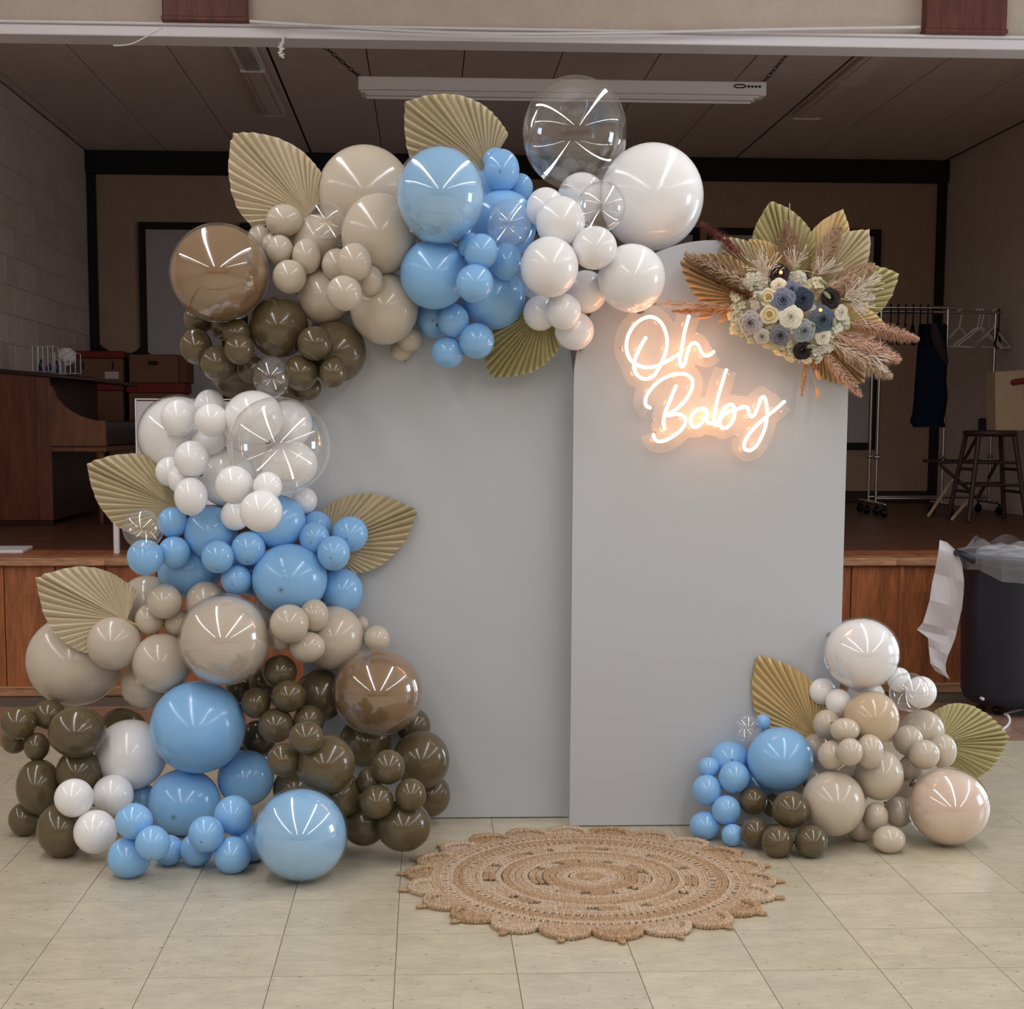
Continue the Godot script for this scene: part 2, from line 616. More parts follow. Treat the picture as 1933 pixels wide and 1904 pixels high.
func build_stage() -> void:
	var st := new_st()
	box(st, Vector3(SX0 - 0.15, 0.3, SB - 0.15), Vector3(SX1 + 0.15, SH, SZ - 0.02))
	struct("floor_stage", st, M["stage_boards"])
	st = new_st()
	box(st, Vector3(SX0 - 0.1, SH - 0.04, SZ - 0.1), Vector3(SX1 + 0.1, SH + 0.002, SZ + 0.025), 0.006)
	struct("trim_3", st, M["nosing"])
	# lighter strip of flooring just behind the nosing
	st = new_st()
	box(st, Vector3(SX0, SH, SZ - 0.45), Vector3(SX1, SH + 0.003, SZ - 0.11))
	struct("trim_4", st, M["plank_2"])
	# stage front: upright boards on a carrier
	st = new_st()
	box(st, Vector3(SX0, 0, SZ - 0.14), Vector3(SX1, SH - 0.04, SZ - 0.02))
	var front := struct("wall_stage_front", st, M["piano_dark"])
	var w := 0.252
	for k in 22:
		var x := 2.18 + w * (k - 18)
		st = new_st()
		box(st, Vector3(x + 0.0018, 0.045, SZ - 0.025), Vector3(x + w - 0.0018, SH - 0.042, SZ - 0.001 - 0.002 * (k % 3)), 0.003)
		obj("plank", st, M["plank_%d" % (k * 5 % 3)], front)
	st = new_st()
	box(st, Vector3(2.425, 0.045, SZ - 0.005), Vector3(2.447, SH - 0.042, SZ + 0.012), 0.003)
	obj("batten", st, M["plank_2"], front)
	st = new_st()
	box(st, Vector3(SX0, 0.0, SZ - 0.02), Vector3(SX1, 0.05, SZ + 0.02), 0.005)
	struct("baseboard_stage", st, M["nosing"])
	# side and back walls
	st = new_st()
	box(st, Vector3(SX0 - 0.15, SH, SB - 0.15), Vector3(SX0 - 0.012, SC + 0.15, SZ - 0.15))
	var lw := struct("wall_stage_left", st, M["mortar"])
	for r in 15:
		for c in 13:
			var z0 := -8.3 - 0.4064 * c - (0.2032 if r % 2 == 1 else 0.0)
			var z1 := z0 - 0.4064
			var y0 := SH + 0.2032 * r
			var y1 := minf(y0 + 0.2032, SC)
			if z1 < SB:
				z1 = SB
			if z0 - z1 < 0.03 or y1 - y0 < 0.03:
				continue
			var s2 := new_st()
			box(s2, Vector3(SX0 - 0.02, y0 + 0.003, z1 + 0.003), Vector3(SX0 - rng.randf_range(0.006, 0.0085), y1 - 0.003, z0 - 0.003), 0.003)
			obj("block", s2, M["block" if rng.randf() < 0.6 else "block_warm"], lw)
	st = new_st()
	box(st, Vector3(SX1, SH, SB - 0.15), Vector3(SX1 + 0.15, SC + 0.15, SZ - 0.15))
	struct("wall_stage_right", st, M["stage_wall"])
	st = new_st()
	box(st, Vector3(SX0 - 0.15, SH, SB - 0.15), Vector3(SX1 + 0.15, SC + 0.15, SB))
	struct("wall_stage_back", st, M["back_wall"])
	st = new_st()
	box(st, Vector3(SX0, SH, SB), Vector3(SX1, SH + 0.1, SB + 0.02), 0.004)
	struct("baseboard_stage_back", st, M["stool_wood"])
	# ceiling boards with dark seams between them
	st = new_st()
	box(st, Vector3(SX0 - 0.15, SC + 0.012, SB - 0.15), Vector3(SX1 + 0.15, SC + 0.16, SZ - 0.15))
	var cpan := struct("ceiling_stage", st, M["ceiling_seam"])
	for k in 13:
		var x0 := maxf(-0.98 + 0.6135 * (k - 4) , SX0)
		var x1 := minf(-0.98 + 0.6135 * (k - 3), SX1)
		if x1 - x0 < 0.02:
			continue
		var g0 := 0.010 if k in [4, 10] else 0.0035
		var g1 := 0.010 if k in [3, 9] else 0.0035
		st = new_st()
		box(st, Vector3(x0 + g0, SC, SB), Vector3(x1 - g1, SC + 0.014, SZ - 0.15), 0.003)
		obj("panel", st, M["stage_ceiling"], cpan)
	# black valance and posts of the back wall
	st = new_st()
	box(st, Vector3(SX0, 3.496, SB), Vector3(SX1, SC, SB + 0.1), 0.005)
	box(st, Vector3(SX0, SH, SB), Vector3(SX0 + 0.068, 3.496, SB + 0.06), 0.005)
	box(st, Vector3(SX1 - 0.075, SH, SB), Vector3(SX1 - 0.005, 3.496, SB + 0.06), 0.005)
	struct("trim_5", st, M["black_trim"])
	# framed grey boards on the back wall
	var edges := [Vector2(-2.467, -1.70), Vector2(-1.60, 2.40), Vector2(2.47, 4.01)]
	for k in 3:
		var a: float = edges[k].x
		var b: float = edges[k].y
		var t := thing("framed_board", ["narrow grey wall board in black frame behind the cardboard boxes", "wide grey wall board in black frame behind the arches", "grey wall board in black frame behind the coat rack"][k], "wall board", Vector3(a, 1.168, SB), "framed boards on the stage back wall")
		st = new_st()
		box(st, Vector3(a + 0.05, 1.22, SB + 0.002), Vector3(b - 0.05, 3.045, SB + 0.02))
		obj("panel", st, M["grey_board"], t)
		for e in [[a, 3.035, b, 3.095], [a, 1.168, b, 1.228], [a, 1.2285, a + 0.06, 3.0345], [b - 0.06, 1.2285, b, 3.0345]]:
			st = new_st()
			box(st, Vector3(e[0], e[1], SB + 0.001), Vector3(e[2], e[3], SB + 0.04), 0.004)
			obj("frame", st, M["black_trim"], t)


func build_stage_items() -> void:
	# hanging strip light
	var c := Vector3(0.82, 3.36, -9.25)
	var t := thing("strip_light", "long white fluorescent strip light hanging unlit on chains over the stage", "ceiling light", c)
	var st := new_st()
	box(st, c + Vector3(-1.215, -0.03, -0.06), c + Vector3(1.215, 0.05, 0.06), 0.004)
	obj("housing", st, M["fixture_white"], t)
	st = new_st()
	box(st, c + Vector3(-1.20, -0.046, -0.07), c + Vector3(1.17, -0.0305, 0.07), 0.006)
	obj("reflector", st, M["fixture_white"], t)
	for z in [-0.05, 0.05]:
		st = new_st()
		bar(st, c + Vector3(-1.17, -0.05, z), c + Vector3(1.14, -0.05, z), 0.008, 10)
		obj("lamp_tube", st, M["white_plastic"], t)
	st = new_st()
	tube(st, catmull(PackedVector3Array([c + Vector3(1.035, 0.03, 0.0615), c + Vector3(1.02, 0.022, 0.0615), c + Vector3(1.035, 0.014, 0.0615), c + Vector3(1.075, 0.014, 0.0615), c + Vector3(1.09, 0.022, 0.0615), c + Vector3(1.075, 0.03, 0.0615)]), 4, true), 0.0035, 6, true)
	for k in 4:
		box(st, c + Vector3(1.10 + 0.022 * k, 0.015, 0.060), c + Vector3(1.116 + 0.022 * k, 0.027, 0.0615))
	obj("maker_mark", st, M["dark_metal"], t)
	for s in [-1.0, 1.0]:
		st = new_st()
		var a := c + Vector3(1.2 * s, 0.05, 0)
		var b := Vector3(c.x + 1.44 * s, SC - 0.006, -9.62)
		for k in 9:
			var p := a.lerp(b, (k + 0.5) / 9.0)
			var d := (b - a).normalized() * 0.031
			var side := d.cross(Vector3.BACK if k % 2 == 0 else Vector3.UP).normalized() * 0.008
			tube(st, PackedVector3Array([p - d, p - d * 0.6 + side, p + d * 0.6 + side, p + d, p + d * 0.6 - side, p - d * 0.6 - side]), 0.003, 5, true)
		obj("chain", st, M["dark_metal"], t)
	# lamps fixed to the ceiling, unlit
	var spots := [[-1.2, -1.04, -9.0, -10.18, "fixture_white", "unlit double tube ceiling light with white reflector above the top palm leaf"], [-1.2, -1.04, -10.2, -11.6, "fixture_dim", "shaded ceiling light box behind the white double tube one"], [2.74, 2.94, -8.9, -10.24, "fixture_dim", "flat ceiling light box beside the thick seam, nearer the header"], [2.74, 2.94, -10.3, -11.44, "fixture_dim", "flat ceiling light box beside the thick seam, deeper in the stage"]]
	for k in 4:
		var e: Array = spots[k]
		var base := Vector3((e[0] + e[1]) / 2.0, SC, (e[2] + e[3]) / 2.0)
		t = thing("ceiling_box_light", e[5], "ceiling light", base, "unlit lights on the stage ceiling")
		st = new_st()
		box(st, Vector3(e[0] + 0.035, SC - 0.035, e[3]), Vector3(e[1] - 0.035, SC, e[2]), 0.004)
		obj("housing", st, M["stage_ceiling" if k else "fixture_dim"], t)
		for s in [0, 1]:
			st = new_st()
			var x: float = e[0] + 0.017 if s == 0 else e[1] - 0.017
			box(st, Vector3(x - 0.017, SC - 0.03, e[3]), Vector3(x + 0.017, SC, e[2]), 0.006)
			obj("side_rail", st, M["fixture_white" if k == 0 else "stage_ceiling"], t)
		st = new_st()
		box(st, Vector3(e[0], SC - 0.045, e[3] + 0.0005), Vector3(e[1], SC - 0.02, e[3] + 0.012))
		obj("end_cap", st, M["fixture_white" if k in [0, 3] else "fixture_dim"], t)
	build_piano()
	build_boxes()
	build_racks()
	build_seats()
	build_bin()
	# whiteboard behind the garland
	t = thing("whiteboard", "grey wheeled whiteboard standing at the stage edge behind the white balloons", "whiteboard", Vector3(-0.95, SH, -7.85))
	var p0 := at(250, 752, 7.85)
	var p1 := at(604, 748, 7.85)
	st = new_st()
	box(st, Vector3(p0.x + 0.02, 0.98, -7.87), Vector3(p1.x - 0.02, p0.y - 0.012, -7.845), 0.003)
	obj("board", st, M["grey_board"], t)
	st = new_st()
	box(st, Vector3(p0.x + 0.014, 0.95, -7.88), Vector3(p0.x + 0.02, p0.y, -7.835), 0.002)
	box(st, Vector3(p1.x - 0.02, 0.95, -7.88), Vector3(p1.x, p0.y, -7.835), 0.004)
	box(st, Vector3(p0.x + 0.0205, p0.y - 0.006, -7.88), Vector3(p1.x - 0.0205, p0.y, -7.836), 0.003)
	box(st, Vector3(p0.x + 0.0205, 0.95, -7.88), Vector3(p1.x - 0.0205, 0.98, -7.836), 0.004)
	obj("frame", st, M["white_trim"], t)
	for x in [at(219, 1000, 7.8).x, p1.x + 0.06]:
		st = new_st()
		box(st, Vector3(x - 0.013, SH + 0.003, -7.83), Vector3(x + 0.013, 0.962, -7.79), 0.004)
		box(st, Vector3(minf(x, p0.x if x < -1.0 else p1.x), 0.935, -7.83), Vector3(maxf(x, p0.x if x < -1.0 else p1.x), 0.958, -7.8), 0.003)
		obj("leg", st, M["white_plastic"], t)
	# flat white board lying on the stage edge
	st = new_st()
	box(st, Vector3(-2.75, SH + 0.003, -8.12), Vector3(-2.07, SH + 0.02, -7.83), 0.003, Transform3D(Basis(Vector3.UP, 0.08), Vector3.ZERO).translated(Vector3(0.62, 0.0, -0.2)))
	tag(obj("foam_sheet", st, M["white_plastic"]), "flat white sheet lying on the stage edge below the piano", "sheet")
	# pale edged folding table in the dark beside the piano
	t = thing("folding_table", "dark folding table with pale edge standing between piano and whiteboard", "table", Vector3(-2.1, SH, -11.9))
	st = new_st()
	box(st, Vector3(-2.62, 1.345, -12.18), Vector3(-1.75, 1.368, -11.62), 0.003)
	obj("tabletop", st, M["piano_dark"], t)
	st = new_st()
	box(st, Vector3(-2.62, 1.345, -11.618), Vector3(-1.75, 1.372, -11.605), 0.003)
	obj("edge_strip", st, M["label_paper"], t)
	for e in [Vector2(-2.58, -11.66), Vector2(-1.8, -11.66), Vector2(-2.58, -12.14), Vector2(-1.8, -12.14)]:
		st = new_st()
		bar(st, Vector3(e.x, SH + 0.008, e.y), Vector3(e.x, 1.345, e.y), 0.014)
		obj("leg", st, M["dark_metal"], t)


func build_piano() -> void:
	# upright piano seen from its end, keys facing the middle of the stage
	var x0 := -2.81
	var x1 := -2.46
	var zf := -10.08
	var zb := -11.55
	var top := 1.735
	var t := thing("upright_piano", "old brown upright piano at the side of the stage, end panel towards the hall", "piano", Vector3(x0, SH, zf))
	var st := new_st()
	box(st, Vector3(x0, SH + 0.03, zf - 0.04), Vector3(x1, top - 0.04, zf), 0.006)
	obj("end_panel", st, M["piano_wood"], t)
	st = new_st()
	box(st, Vector3(x0 + 0.27, SH + 0.035, zf), Vector3(x0 + 0.278, top - 0.045, zf + 0.006), 0.002)
	obj("panel_bead", st, M["piano_light"], t)
	st = new_st()
	box(st, Vector3(x0, SH + 0.03, zb), Vector3(x1, top - 0.04, zf - 0.0405), 0.004)
	obj("case", st, M["piano_dark"], t)
	st = new_st()
	box(st, Vector3(x0 - 0.02, top - 0.0395, zb - 0.02), Vector3(x1 + 0.3, top - 0.012, zf + 0.02), 0.008, Transform3D(Basis(Vector3.BACK, -0.085), Vector3(x0, top - 0.02, 0)).translated_local(Vector3(-x0, -top + 0.02, 0)))
	obj("lid", st, M["piano_dark"], t)
	# key bed and curved cheek
	st = new_st()
	var prof := PackedVector2Array([Vector2(x1, 1.62)])
	for k in 9:
		var a := k / 8.0
		prof.append(Vector2(x1 + 0.025 + 0.33 * pow(a, 1.25), 1.60 - 0.215 * pow(sin(a * PI / 2.0), 0.75)))
	prof.append_array(PackedVector2Array([Vector2(x1 + 0.36, 1.22), Vector2(x1, 1.22)]))
	extrude_z(st, prof, zf - 0.005, zf - 0.05)
	obj("key_cheek", st, M["piano_light"], t)
	st = new_st()
	box(st, Vector3(x1, 1.18, zb), Vector3(x1 + 0.36, 1.215, zf - 0.004), 0.006)
	obj("key_bed", st, M["piano_light"], t)
	st = new_st()
	box(st, Vector3(x1, 1.2155, zb), Vector3(x1 + 0.3, 1.39, zf - 0.051), 0.01)
	obj("fallboard", st, M["piano_dark"], t)
	# turned front leg
	var lx := x1 + 0.31
	st = new_st()
	var pr := []
	for e in [[0.0, 0.012], [0.02, 0.018], [0.05, 0.016], [0.12, 0.021], [0.2, 0.023], [0.26, 0.026], [0.27, 0.034], [0.285, 0.026], [0.3, 0.034], [0.315, 0.025], [0.33, 0.036], [0.35, 0.026], [0.37, 0.034], [0.385, 0.026], [0.4, 0.03], [0.47, 0.034], [0.478, 0.038], [0.482, 0.0]]:
		pr.append(Vector2(e[1], e[0]))
	lathe(st, Vector3(lx, SH + 0.004, zf - 0.045), pr, 16)
	obj("leg", st, M["piano_wood"], t)
	st = new_st()
	box(st, Vector3(x0, SH, zf - 0.045), Vector3(x1, SH + 0.0295, zf + 0.005), 0.004)
	obj("plinth", st, M["piano_dark"], t)
	# two clear plastic racks of odds and ends on top, with crumpled tissue
	for k in 2:
		var b := at(62 + 42 * k, 696 + 3 * k, 10.35)
		b.y = top - 0.008 - (b.x - x0) * 0.085
		var r := thing("wire_rack", ["white wire rack on the piano top, taller of the two", "white wire rack on the piano top, the one holding tissue"][k], "rack", b, "wire racks on the piano")
		var w := 0.135
		var h := 0.17 - 0.03 * k
		st = new_st()
		for i in 5:
			for z in [0.0, -0.16]:
				if i in [0, 4] or z == 0.0:
					bar(st, b + Vector3(w * i / 4.0, 0.003, z), b + Vector3(w * i / 4.0, h, z), 0.0028, 6)
		obj("wire", st, M["white_plastic"], r)
		for y in [0.004, h]:
			st = new_st()
			tube(st, PackedVector3Array([b + Vector3(0, y, 0), b + Vector3(w, y, 0), b + Vector3(w, y, -0.16), b + Vector3(0, y, -0.16)]), 0.003, 6, true)
			obj("rim", st, M["white_plastic"], r)
	var q := at(88, 690, 10.42)
	for k in 3:
		st = new_st()
		var bb := at(78 + 14 * k, 694, 10.42)
		bb.y = top + 0.0 - (bb.x - x0) * 0.085
		var hh := 0.06 + 0.02 * ((k + 1) % 2)
		lathe(st, bb, [Vector2(0, 0), Vector2(0.018, 0), Vector2(0.019, hh * 0.6), Vector2(0.009, hh * 0.75), Vector2(0.009, hh), Vector2(0, hh)], 12)
		tag(obj("bottle", st, M["bottle_blue"]), ["small dark blue bottle in the wire rack, beside the rack's outer post", "small dark blue bottle in the middle of the wire rack", "small dark blue bottle in the wire rack next to the tissue"][k], "bottle", "bottles on the piano")
	st = new_st()
	var cc := at(127, 672, 10.38)
	lumpy(st, cc, Vector3(0.055, 0.055, 0.045), 0.35, 5, 10)
	tag(obj("crumpled_tissue", st, M["tissue"]), "crumpled white tissue sitting in the wire rack on the piano", "tissue")


# a crumpled closed ball with flat facets
func lumpy(st: SurfaceTool, c: Vector3, r: Vector3, amt: float, sd: int, n: int) -> void:
	var nz := noise(sd, 0.9, 2)
	var g := func(i: int, j: int) -> Vector3:
		var th := PI * i / n
		var ph := TAU * (j % (2 * n)) / (2 * n)
		var d := Vector3(sin(th) * cos(ph), cos(th), sin(th) * sin(ph))
		return c + d * r * (1.0 + amt * nz.get_noise_3dv(d * 2.2))
	for i in n:
		for j in 2 * n:
			quad(st, g.call(i, j), g.call(i, j + 1), g.call(i + 1, j + 1), g.call(i + 1, j), c)


# a prism: outline in x and y, from z0 (towards the hall) back to z1
func extrude_z(st: SurfaceTool, outline: PackedVector2Array, z0: float, z1: float) -> void:
	var idx := Geometry2D.triangulate_polygon(outline)
	var zm := (z0 + z1) / 2.0
	for k in range(0, idx.size(), 3):
		var a := outline[idx[k]]
		var b := outline[idx[k + 1]]
		var c := outline[idx[k + 2]]
		var m := (a + b + c) / 3.0
		tri(st, Vector3(a.x, a.y, z0), Vector3(b.x, b.y, z0), Vector3(c.x, c.y, z0), Vector3(m.x, m.y, zm))
		tri(st, Vector3(a.x, a.y, z1), Vector3(b.x, b.y, z1), Vector3(c.x, c.y, z1), Vector3(m.x, m.y, zm))
	var ccw := not Geometry2D.is_polygon_clockwise(outline)
	for k in outline.size():
		var a := outline[k]
		var b := outline[(k + 1) % outline.size()]
		var d := (b - a).normalized()
		var n := Vector2(d.y, -d.x) if ccw else Vector2(-d.y, d.x)
		var inside := Vector3((a.x + b.x) / 2 - n.x, (a.y + b.y) / 2 - n.y, zm)
		quad(st, Vector3(a.x, a.y, z0), Vector3(b.x, b.y, z0), Vector3(b.x, b.y, z1), Vector3(a.x, a.y, z1), inside)


func build_boxes() -> void:
	# two stacks of red lidded file boxes on a table against the back wall
	var D := 12.3
	var specs := [
		[148, 232, 676, 722, 662, "file box with slots and white label, topmost of the stack by the piano", true],
		[150, 232, 737, 790, 722, "file box under the labelled one, mostly hidden by the whiteboard", true],
		[243, 336, 668, 722, 0, "open brown file box with a round handle hole, on top of its stack", false],
		[243, 345, 741, 800, 722, "red lidded file box under the one with a handle hole", true]]
	for k in 4:
		var e: Array = specs[k]
		var a := at(e[0], e[2], D)
		var b := at(e[1], e[3], D)
		if k == 3 or k == 1:
			b.y = 1.38
		var t := thing("file_box", "brown cardboard " + e[5] if k != 3 else "brown cardboard " + e[5], "box", Vector3((a.x + b.x) / 2, b.y, -D), "file boxes on the stage")
		var st := new_st()
		box(st, Vector3(a.x, b.y, -D - 0.38), Vector3(b.x, a.y, -D), 0.004)
		obj("body", st, M["cardboard"], t)
		if e[6]:
			var l := at(e[0] - 3, e[4], D)
			st = new_st()
			box(st, Vector3(a.x - 0.015, a.y + 0.0005, -D - 0.4), Vector3(b.x + 0.015, l.y, -D + 0.018), 0.006)
			obj("lid", st, M["red_lid"], t)
		if k == 0:
			for px in [157, 213]:
				var q := at(px, 690, D)
				st = new_st()
				box(st, q + Vector3(-0.007, -0.028, 0), q + Vector3(0.007, 0.028, 0.002))
				obj("slot", st, M["black_trim"], t)
			var q2 := at(211, 708, D)
			st = new_st()
			box(st, q2 + Vector3(-0.055, -0.028, 0.0), q2 + Vector3(0.055, 0.028, 0.003), 0.001)
			obj("paper_label", st, M["label_paper"], t)
		if k == 2:
			var q := at(289, 685, D)
			st = new_st()
			tube(st, PackedVector3Array([q + Vector3(-0.032, 0, 0), q + Vector3(0.032, 0, 0)]), 0.016, 12)
			obj("handle_hole", st, M["black_trim"], t)
			st = new_st()
			box(st, Vector3(b.x + 0.001, b.y, -D - 0.38), Vector3(b.x + 0.07, a.y - 0.01, -D - 0.02), 0.004)
			obj("side_flap", st, M["cardboard_side"], t)
	# black flared pole feet standing on the boxes
	for e in [[187, 655, -12.34, "black flared pole foot on the red lid beside the piano"], [266, 661, -12.34, "black flared pole foot on the open box with the handle hole"]]:
		var q := at(e[0], e[1], 12.34)
		var st := new_st()
		q.y = at(200, 662, 12.3).y + 0.001 if e[0] < 200 else at(250, 668, 12.3).y + 0.001
		lathe(st, q, [Vector2(0, 0), Vector2(0.075, 0), Vector2(0.072, 0.008), Vector2(0.03, 0.03), Vector2(0.016, 0.05), Vector2(0.0, 0.052)], 20)
		tag(obj("pole_foot", st, M["black_trim"]), e[3], "stand base", "black pole feet")
	var t2 := thing("long_table", "dark table against the stage back wall carrying the file boxes", "table", Vector3(-2.4, SH, -12.6))
	var st2 := new_st()
	box(st2, Vector3(-2.72, 1.335, -12.95), Vector3(-1.6, 1.379, -12.22), 0.004)
	obj("tabletop", st2, M["stool_wood"], t2)
	for e in [Vector2(-2.68, -12.28), Vector2(-1.64, -12.28), Vector2(-2.68, -12.9), Vector2(-1.64, -12.9)]:
		st2 = new_st()
		box(st2, Vector3(e.x - 0.02, SH, e.y - 0.02), Vector3(e.x + 0.02, 1.3345, e.y + 0.02), 0.003)
		obj("leg", st2, M["stool_wood"], t2)


func build_racks() -> void:
	# two rolling garment racks
	var specs := [[1664, 1790, 11.3, 580, "chrome rolling garment rack in front, holding the navy coat"], [1650, 1880, 11.6, 588, "chrome rolling garment rack behind, holding white plastic hangers"]]
	for k in 2:
		var e: Array = specs[k]
		var D: float = e[2]
		var a := at(e[0], e[3], D)
		var b := at(e[1], e[3], D)
		var t := thing("garment_rack", e[4], "clothes rack", Vector3((a.x + b.x) / 2, SH, -D), "garment racks on the stage")
		var st := new_st()
		bar(st, Vector3(a.x - 0.05, a.y, -D), Vector3(b.x + 0.05, a.y, -D), 0.013, 10)
		obj("rail", st, M["chrome"], t)
		for x in [a.x, b.x]:
			st = new_st()
			bar(st, Vector3(x, SH + 0.1, -D), Vector3(x, a.y - 0.012, -D), 0.0115, 10)
			obj("post", st, M["chrome"], t)
			st = new_st()
			bar(st, Vector3(x, SH + 0.095, -D - 0.24), Vector3(x, SH + 0.095, -D + 0.24), 0.013, 8)
			obj("foot_bar", st, M["chrome"], t)
			for z in [-0.22, 0.22]:
				st = new_st()
				bar(st, Vector3(x - 0.013, SH + 0.034, -D + z), Vector3(x + 0.013, SH + 0.034, -D + z), 0.033, 12)
				bar(st, Vector3(x, SH + 0.05, -D + z), Vector3(x, SH + 0.085, -D + z), 0.008, 6)
				obj("caster", st, M["dark_metal"], t)
			st = new_st()
			bar(st, Vector3(x - 0.018, 1.14, -D), Vector3(x + 0.018, 1.14, -D), 0.016, 8)
			obj("joint_collar", st, M["chrome"], t)
		st = new_st()
		bar(st, Vector3(a.x, SH + 0.13, -D), Vector3(b.x, SH + 0.13, -D), 0.0115, 8)
		obj("lower_rail", st, M["chrome"], t)
	# hangers: [x of hook, y of rail, D, half width, height, material, label]
	var rail_y := at(1700, 588, 11.6).y
	var list := [
		[1812, 34, "white_plastic", 0.6, "white plastic hanger beside the coat, first on the rack"],
		[1846, 42, "white_plastic", 0.25, "white plastic hanger second along the rack, wide open shape"],
		[1853, 42, "white_plastic", 0.3, "white plastic hanger close behind the wide open one"],
		[1867, 38, "fixture_dim", 0.75, "greyish thick hanger in the bunch at the rack end"],
		[1877, 42, "white_plastic", 0.55, "white plastic hanger last white one at the rack end"],
		[1886, 40, "dark_metal", 1.1, "dark hanger outermost at the rack end"]]
	for k in list.size():
		var e: Array = list[k]
		var hook := at(e[0], 588, 11.6)
		hanger(Vector3(hook.x, rail_y, -11.6), e[3], e[2], e[4])
	for k in 6:
		var hook2 := at(1682 + 14 * k, 580, 11.3)
		hanger(Vector3(hook2.x, at(1700, 580, 11.3).y, -11.3), 1.15 + 0.05 * (k % 3), "dark_metal", ["dark trouser hanger on the front rack by the flower arrangement", "dark trouser hanger second on the front rack", "dark trouser hanger third on the front rack", "dark trouser hanger fourth on the front rack", "dark trouser hanger fifth on the front rack", "dark trouser hanger next to the navy coat"][k])
	# navy coat
	var D := 11.3
	var t := thing("coat", "long navy coat hanging on the front garment rack", "coat", at(1755, 805, D))
	var st := new_st()
	var rowsc := [[1738, 1784, 612], [1733, 1786, 640], [1730, 1787, 680], [1727, 1785, 720], [1725, 1788, 750], [1722, 1783, 780], [1717, 1781, 795], [1724, 1783, 806]]
	var rings := []
	for r in rowsc:
		var pa := at(r[0], r[2], D)
		var pb := at(r[1], r[2], D)
		var ring := []
		for j in 20:
			var ang := TAU * j / 20.0
			var fold := 1.0 + 0.16 * sin(ang * 5.0 + r[2] * 0.013)
			ring.append(Vector3(lerpf(pa.x, pb.x, 0.5 - 0.5 * cos(ang)), pa.y, -D + 0.01 + 0.085 * sin(ang) * fold))
		rings.append(ring)
	for i in rings.size() - 1:
		for j in 20:
			var ca: Vector3 = (rings[i][0] + rings[i][10]) / 2.0
			quad(st, rings[i][j], rings[i][(j + 1) % 20], rings[i + 1][(j + 1) % 20], rings[i + 1][j], ca)
	for j in 18:
		tri(st, rings[0][0], rings[0][j + 1], rings[0][j + 2], rings[3][0])
		tri(st, rings[7][0], rings[7][j + 1], rings[7][j + 2], rings[4][5])
	obj("body", st, M["navy_cloth"], t)
	st = new_st()
	tube(st, catmull(PackedVector3Array([at(1762, 612, D - 0.09), at(1768, 640, D - 0.12), at(1778, 665, D - 0.11), at(1786, 685, D - 0.06)]), 5), [0.02, 0.028, 0.034, 0.038, 0.04, 0.042, 0.042, 0.042, 0.04, 0.038, 0.036, 0.034, 0.03, 0.026, 0.022, 0.018], 8)
	obj("sleeve", st, M["plum_cloth"], t)
	st = new_st()
	bar(st, at(1760, 582, D), at(1761, 614, D), 0.006, 6)
	obj("hanger_hook", st, M["dark_metal"], t)


func hanger(top: Vector3, turn: float, m: String, label: String) -> void:
	var t := thing("coat_hanger", label, "hanger", top, "hangers on the garment racks")
	var b := Basis(Vector3.UP, turn)
	var hook := PackedVector3Array()
	for k in 9:
		var a := -0.5 + 3.9 * k / 8.0
		hook.append(top + b * Vector3(0.022 * cos(a), 0.0 + 0.022 * sin(a), 0))
	hook.reverse()
	hook = catmull(PackedVector3Array([top + b * Vector3(0.0, -0.12, 0), top + b * Vector3(0.012, -0.06, 0), top + b * Vector3(0.023, -0.01, 0), top + b * Vector3(0.014, 0.02, 0), top + b * Vector3(-0.008, 0.021, 0), top + b * Vector3(-0.021, 0.003, 0)]), 4)
	var st := new_st()
	tube(st, hook, 0.0058, 6)
	obj("hook", st, M[m], t)
	st = new_st()
	tube(st, catmull(PackedVector3Array([top + b * Vector3(0, -0.12, 0), top + b * Vector3(0.1, -0.185, 0), top + b * Vector3(0.19, -0.245, 0), top + b * Vector3(0.185, -0.265, 0), top + b * Vector3(0.0, -0.27, 0), top + b * Vector3(-0.185, -0.265, 0), top + b * Vector3(-0.19, -0.245, 0), top + b * Vector3(-0.1, -0.185, 0)]), 3, true), 0.0078, 6, true)
	obj("frame", st, M[m], t)


